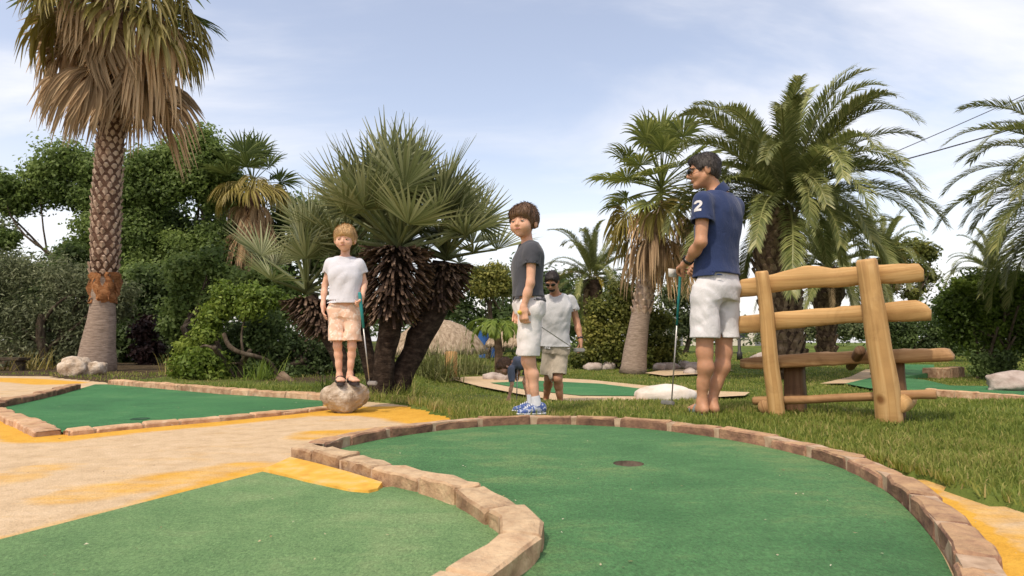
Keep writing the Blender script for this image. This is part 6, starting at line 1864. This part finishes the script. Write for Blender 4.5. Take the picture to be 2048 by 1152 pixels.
def sandal(p, S, mat, strap=True):
    s = p.s; an, toe = p.J['an' + S], p.J['toe' + S]; fd = norm(np.r_[(toe - an)[:2], 0]); sd = np.cross([0, 0, 1], fd); up = np.array([0, 0, 1.0])
    g = toe[2] - .021 * s
    c0 = np.r_[(an - fd * .05 * s)[:2], g - .006]; L = np.linalg.norm((toe - an)[:2]) + .10 * s
    V = []; n = 24
    for z in (-.012, .006):
        for j in range(n):
            a = 2 * PI * j / n; t = .5 - .5 * math.cos(a)
            w = .040 * s * (0.82 + .28 * t) * math.copysign(abs(math.sin(a)) ** .6, math.sin(a))
            V.append(c0 + fd * L * t + sd * w + up * z)
    F = [(j, (j + 1) % n, n + (j + 1) % n, n + j) for j in range(n)] + [tuple(range(n - 1, -1, -1)), tuple(range(n, 2 * n))]
    o = part('sandal', V, F, mat, p.e, False)
    for (t, hgt, w) in ((.64, .040, .045), (.34, .062, .042)) if strap else ((.66, .036, .045),):
        c = c0 + fd * L * t; pts = [c + sd * w * s * math.cos(a) + up * (hgt * s * math.sin(a) + .004) for a in np.linspace(0, PI, 9)]
        V, F = tube(pts, .0085 * s, 6, flat=1.5); part('strap', V, F, mat, o)

# ------------------------------------------------------------------ man in the navy polo shirt
SK_MAN = skin_mat('tanned_skin', (.46, .235, .135)); SK_BOY = skin_mat('boy_skin', (.60, .335, .22)); SK_FAIR = skin_mat('fair_skin', (.66, .385, .265)); SK_MAN2 = skin_mat('tan_skin', (.44, .225, .135))
H_DARK = hair_mat('black_hair', (.012, .009, .008), (.045, .033, .028)); H_GREY = hair_mat('dark_grey_hair', (.016, .012, .010), (.065, .052, .045))
H_BROWN = hair_mat('brown_hair', (.075, .037, .018), (.185, .100, .050)); H_BLOND = hair_mat('blond_hair', (.40, .235, .095), (.70, .47, .235))
Y1 = 4.08
def Q1(px, py, dy=0.0): return P(px, py, Y1 + dy)
gl = lambda x, y: float(gz(x, y))
J = dict(head=Q1(1407, 343, -.01), neck=Q1(1437, 386, .0), pelvis=Q1(1436, 574, .0),
         shL=Q1(1406, 405, -.13), shR=Q1(1466, 417, .10), elL=Q1(1402, 484, -.17), elR=Q1(1452, 486, .24), wrL=Q1(1374, 525, -.02), wrR=Q1(1398, 530, .26),
         hipL=Q1(1411, 598, -.05), hipR=Q1(1448, 598, .06), knL=Q1(1409, 704, -.06), knR=Q1(1448, 704, .04), anL=Q1(1404, 806, -.03), anR=Q1(1424, 808, .02),
         toeL=Q1(1388, 826, .12), toeR=Q1(1404, 828, .16))
for k_ in ('toeL', 'toeR'): J[k_][2] = .048
for k_ in ('anL', 'anR'): J[k_][2] = .10
m1 = Person('man in navy polo shirt and white shorts looking away, beside the bench', (Q1(1412, 838)[0], Y1, .03), J, (-.62, .78), (-.97, .10, -.10), 1.0, .228, SK_MAN, .0056, slim=.93, thin=.92)
m1.body({'L': (Q1(1352, 539, .12) - J['wrL'], np.array([.2, .35, -.5]), (95, 100, 105, 110), 0, None, .45), 'R': (Q1(1362, 540, .17) - J['wrR'], np.array([-.2, -.5, -.5]), (95, 100, 105, 110), 0, None, .45)})
m1.hair(H_GREY, 'short'); m1.sunglasses(); m1.brows(H_GREY)
M_NAVY = cloth_mat('navy_pique', (.026, .041, .108)); M_WHITEC = cloth_mat('white_cotton', (.60, .585, .595))
polo = m1.shirt('polo_shirt', M_NAVY, .09, .50, .020, .068, True, .0055, seed=1.3)
m1.shorts('shorts', M_WHITEC, .18, .74, .090, 1.08, .009, seed=2.1)
watch(m1, 'L')
M_FLIP = plain('grey_green_rubber', (.16, .20, .19), .7)
sandal(m1, 'L', M_FLIP); sandal(m1, 'R', M_FLIP)
# white figure two printed on the sleeve, laid on the cloth
from mathutils.bvhtree import BVHTree
def project_print(target, name, strokes, centre, ux, uy, size, width, mat, parent):
    me = target.data; o0 = Vector([float(v) for v in ORG[target]])
    bv = BVHTree.FromPolygons([v.co + o0 for v in me.vertices], [tuple(q.vertices) for q in me.polygons])
    nrm = np.cross(ux, uy); mb = MB()
    for st in strokes:
        ln = resample(np.array(st, float), .03); T = np.gradient(ln, axis=0); T /= np.linalg.norm(T, axis=1)[:, None] + 1e-9
        Nn = np.stack([-T[:, 1], T[:, 0]], 1); V = []; ok = True
        for p_, n_ in zip(ln, Nn):
            for w in np.linspace(-.5, .5, 4):
                q2 = p_ + n_ * width * w
                q = centre + ux * q2[0] * size + uy * q2[1] * size
                h_ = bv.ray_cast(Vector(q + nrm * .12), Vector(-nrm))
                if h_[0] is None: h_ = bv.find_nearest(Vector(q))
                V.append(np.array(h_[0]) + np.array(h_[1] if h_[1].dot(Vector(nrm)) > 0 else -h_[1]) * .0025)
        F = [(i*4+j, i*4+j+1, (i+1)*4+j+1, (i+1)*4+j) for i in range(len(ln) - 1) for j in range(3)]
        mb.add(V, F)
    V, F = mb.get()
    return part(name, V, F, mat, parent, False)
two = [[(-.30, .28), (-.26, .42), (-.12, .50), (.10, .50), (.26, .40), (.28, .22), (.18, .04), (-.02, -.14), (-.22, -.34), (-.30, -.44)], [(-.36, -.44), (.34, -.44)]]
cs = Q1(1396, 411, -.20)
uy = norm(J['shL'] - J['elL']); ux = norm(np.cross(uy, norm(np.array([-.35, -1.0, .0])))) ; ux = ux if ux[0] > 0 else -ux
project_print(polo, 'printed_number', two, cs, ux, uy, .062, .26, M_WHITEC, polo)
# putter and score card
putter('putter with teal grip held low by the navy polo shirt man', Q1(1362, 528, .14), Q1(1343, 806, .30), M_TEAL, .42, .0055, (-.6, .8), grip_r=.010)
cd = Q1(1345, 546, .10); V, F = boxm(cd, (.085, .004, .055), .7); V = np.array(V)
o = part('score_card', V, F, plain('card_white', (.66, .64, .60)), org=cd); tag(o, 'white score card in the polo shirt man\'s hands', 'score card')

# ------------------------------------------------------------------ older boy in profile
Y2 = 3.92
def Q2(px, py, dy=0.0): return P(px, py, Y2 + dy)
J = dict(head=Q2(1047, 445, -.01), neck=Q2(1056, 486), pelvis=Q2(1058, 606),
         shL=Q2(1064, 500, -.125), shR=Q2(1054, 500, .125), elL=Q2(1061, 566, -.15), elR=Q2(1052, 566, .15), wrL=Q2(1047, 614, -.15), wrR=Q2(1036, 610, .16),
         hipL=Q2(1059, 626, -.06), hipR=Q2(1058, 626, .06), knL=Q2(1059, 724, -.065), knR=Q2(1054, 722, .07), anL=Q2(1073, 798, -.06), anR=Q2(1064, 800, .08),
         toeL=Q2(1040, 822, -.09), toeR=Q2(1030, 822, .10))
for k_ in ('toeL', 'toeR'): J[k_][2] = .055
for k_ in ('anL', 'anR'): J[k_][2] = .105
b1 = Person('older boy in grey T-shirt and white shorts turning to look back', (Q2(1062, 830)[0], Y2, .035), J, (-1, -.08), (-.44, -.90, .0), .775, .238, SK_BOY, .0045, thin=.84, kid=True, shod=True)
b1.body({'L': (np.array([.02, -.1, -1.0]), np.array([.4, .9, .0]), (85, 95, 100, 105), 0, .80, .5), 'R': (np.array([-.1, 0, -1]), np.array([0, -1, 0]), 40, 0, .8)})
b1.hair(H_BROWN, 'bowl', seed=4); b1.brows(H_BROWN)
M_GREYT = cloth_mat('charcoal_cotton', (.060, .062, .074)); M_WHITE2 = cloth_mat('white_twill', (.64, .605, .595))
b1.shirt('t_shirt', M_GREYT, .03, .46, .016, .060, False, .0060, seed=3.2, hem_n=norm(b1.spine + b1.front * -.08))
b1.shorts('shorts', M_WHITE2, .16, .88, .094, 1.0, .009, seed=5.4, grow=.008)
M_BLUES = cloth_mat('blue_trainer', (.055, .095, .26), ((.38, .42, .50), 34)); M_SOLE = plain('white_sole', (.60, .62, .66), .6)
shoe(b1, 'L', (M_BLUES, M_SOLE)); shoe(b1, 'R', (M_BLUES, M_SOLE))
for S in 'LR':
    an, kn = b1.J['an' + S], b1.J['kn' + S]; d = norm(kn - an)
    V, F = tube([an - d * .01, an + d * .03, an + d * .052], np.array([.040, .0385, .037]) * .775, 14, .05, 40, caps=False); part('sock', V, F, M_SOLE, b1.e)
hd = J['wrL'] + np.array([.0, -.012, -.075])
putter('putter with yellow grip pointing back from the older boy\'s fist', hd + np.array([-.03, -.015, .045]), Q2(1152, 700, .62), M_YGRIP, .13, .0035, (1, 0, 0), True, .013, .08)

# ------------------------------------------------------------------ small blond boy on the boulder
Y3 = 4.42
def Q3(px, py, dy=0.0): return P(px, py, Y3 + dy)
J = dict(head=Q3(690, 479, -.02), neck=Q3(690, 514), pelvis=Q3(690, 618),
         shL=Q3(719, 528), shR=Q3(661, 528), elL=Q3(729, 566, .03), elR=Q3(650, 570, .02), wrL=Q3(725, 590, -.06), wrR=Q3(646, 608, -.03),
         hipL=Q3(704, 630), hipR=Q3(677, 630), knL=Q3(704, 692, -.02), knR=Q3(675, 692, -.02), anL=Q3(700, 748), anR=Q3(679, 750),
         toeL=Q3(712, 765, -.10), toeR=Q3(682, 767, -.11))
for k_ in ('toeL', 'toeR'): J[k_][2] = Q3(690, 761, -.1)[2]
b2 = Person('small blond boy in white T-shirt and peach shorts standing on a boulder', (Q3(690, 768)[0], Y3, .19), J, (.05, -1), (.06, -1, -.06), .655, .206, SK_FAIR, .004, thin=.82, slim=1.02, kid=True)
b2.body({'L': (Q3(722, 603, -.09) - J['wrL'], np.array([-1, .2, -.2]), (90, 95, 100, 105), 0, .68, .5), 'R': (np.array([.12, -.25, -1.0]), np.array([.9, .1, 0]), (25, 30, 35, 40), 0, .70)})
b2.hair(H_BLOND, 'bowl', seed=8); b2.brows(H_BLOND)
M_TEE = cloth_mat('white_jersey', (.57, .57, .615))
b2.shirt('t_shirt', M_TEE, .10, .50, .022, .062, False, .0065, h=.004, seed=6.6)
b2.shorts('shorts', cloth_mat('peach_floral', (.70, .47, .345), ((.76, .62, .52), 26)), .20, .84, .090, 1.14, .008, h=.004, seed=7.9, grow=.0)
M_SAND = plain('dark_sandal', (.035, .026, .028), .6)
sandal(b2, 'L', M_SAND); sandal(b2, 'R', M_SAND)
putter('putter with teal grip standing beside the small blond boy', Q3(719, 584, -.10), Q3(739, 766, -.06), M_TEAL, .25, .005, (1, -.2), True, .012, .07)

# ------------------------------------------------------------------ man walking on the lower lawn
Y4 = 7.5
def Q4(px, py, dy=0.0): return P(px, py, Y4 + dy)
J = dict(head=Q4(1104, 563, -.17), neck=Q4(1112, 588, -.05), pelvis=Q4(1110, 690),
         shL=Q4(1142, 601, .02), shR=Q4(1086, 602, .02), elL=Q4(1153, 642, .06), elR=Q4(1076, 640, .10), wrL=Q4(1161, 680, -.04), wrR=Q4(1072, 676, .0),
         hipL=Q4(1120, 703), hipR=Q4(1098, 703), knL=Q4(1115, 757, -.10), knR=Q4(1098, 757, .06), anL=Q4(1121, 803, .02), anR=Q4(1092, 797, .30),
         toeL=Q4(1116, 814, -.14), toeR=Q4(1088, 808, .18))
for k_ in ('toeL', 'toeR'): J[k_][2] = ZB + .035
m2 = Person('bearded man in white T-shirt and beige shorts walking with head bowed', (Q4(1112, 815)[0], Y4, ZB), J, (-.12, -1), (-.25, -.84, -.55), 1.0, .228, SK_MAN2, .0065)
m2.body({'L': (np.array([.10, -.2, -1.0]), np.array([-.9, .2, 0]), (45, 50, 55, 60)), 'R': (np.array([-.05, -.2, -1.0]), np.array([.9, 0, 0]), (70, 75, 80, 85))})
m2.hair(H_DARK, 'short', .006); m2.sunglasses()
V, F = sphere(m2.hp(0, .052, -.082), (.046 * m2.hh, .040 * m2.hh, .034 * m2.hh), m2.H); part('beard', V, F, H_DARK, m2.e)
m2.shirt('t_shirt', cloth_mat('white_slub_jersey', (.50, .50, .51)), -.06, .50, .024, .070, False, .009, seed=11.0, h=.0065)
m2.shorts('shorts', cloth_mat('beige_cotton', (.40, .345, .27)), .20, .84, .092, 1.14, .010, seed=12.0, h=.0065)
watch(m2, 'L')
sandal(m2, 'L', M_SAND); sandal(m2, 'R', M_SAND)

# ------------------------------------------------------------------ child bending down
Y5 = 7.2
def Q5(px, py, dy=0.0): return P(px, py, Y5 + dy)
J = dict(head=Q5(1010, 734, -.02), neck=Q5(1024, 727), pelvis=Q5(1062, 724),
         shL=Q5(1022, 738, -.09), shR=Q5(1026, 732, .11), elL=Q5(1024, 768, -.10), elR=Q5(1034, 758, .12), wrL=Q5(1018, 794, -.08), wrR=Q5(1037, 738, .02),
         hipL=Q5(1060, 730, -.05), hipR=Q5(1062, 730, .05), knL=Q5(1050, 764, -.05), knR=Q5(1052, 764, .06), anL=Q5(1057, 801, -.04), anR=Q5(1060, 799, .08),
         toeL=Q5(1043, 810, -.06), toeR=Q5(1045, 808, .10))
for k_ in ('toeL', 'toeR'): J[k_][2] = ZB + .04
b3 = Person('dark-haired child in grey top bending down to the ground', (Q5(1045, 812)[0], Y5, ZB), J, (-.55, -.1, -.83), (-.75, -.25, -.62), .62, .195, SK_BOY, .005, face_up=(-.6, 0, .6), thin=.85, kid=True)
b3.body({'L': (np.array([-.2, 0, -1.0]), np.array([0, 1, 0]), 40, 0, .66), 'R': (np.array([.0, -.3, -1.0]), np.array([-.3, -.5, 0]), 90, 0, .66)})
b3.hair(H_BROWN, 'bowl', seed=14)
b3.shirt('long_sleeved_top', cloth_mat('grey_blue_cotton', (.12, .14, .19)), .06, .86, .018, .064, False, .006, seed=15.0, sl_flare=.95)
b3.shorts('shorts', cloth_mat('dark_navy_cotton', (.035, .04, .06)), .25, .62, .086, 1.12, .007, seed=16.0)
M_BLUEF = plain('blue_rubber', (.06, .12, .30), .6)
sandal(b3, 'L', M_BLUEF, False); sandal(b3, 'R', M_BLUEF, False)
putter('thin pale putter held upright by the bending child', Q5(1036, 708, -.03), Q5(1033, 806, -.12), plain('pale_grip', (.5, .5, .46)), .16, .006, (-1, 0))
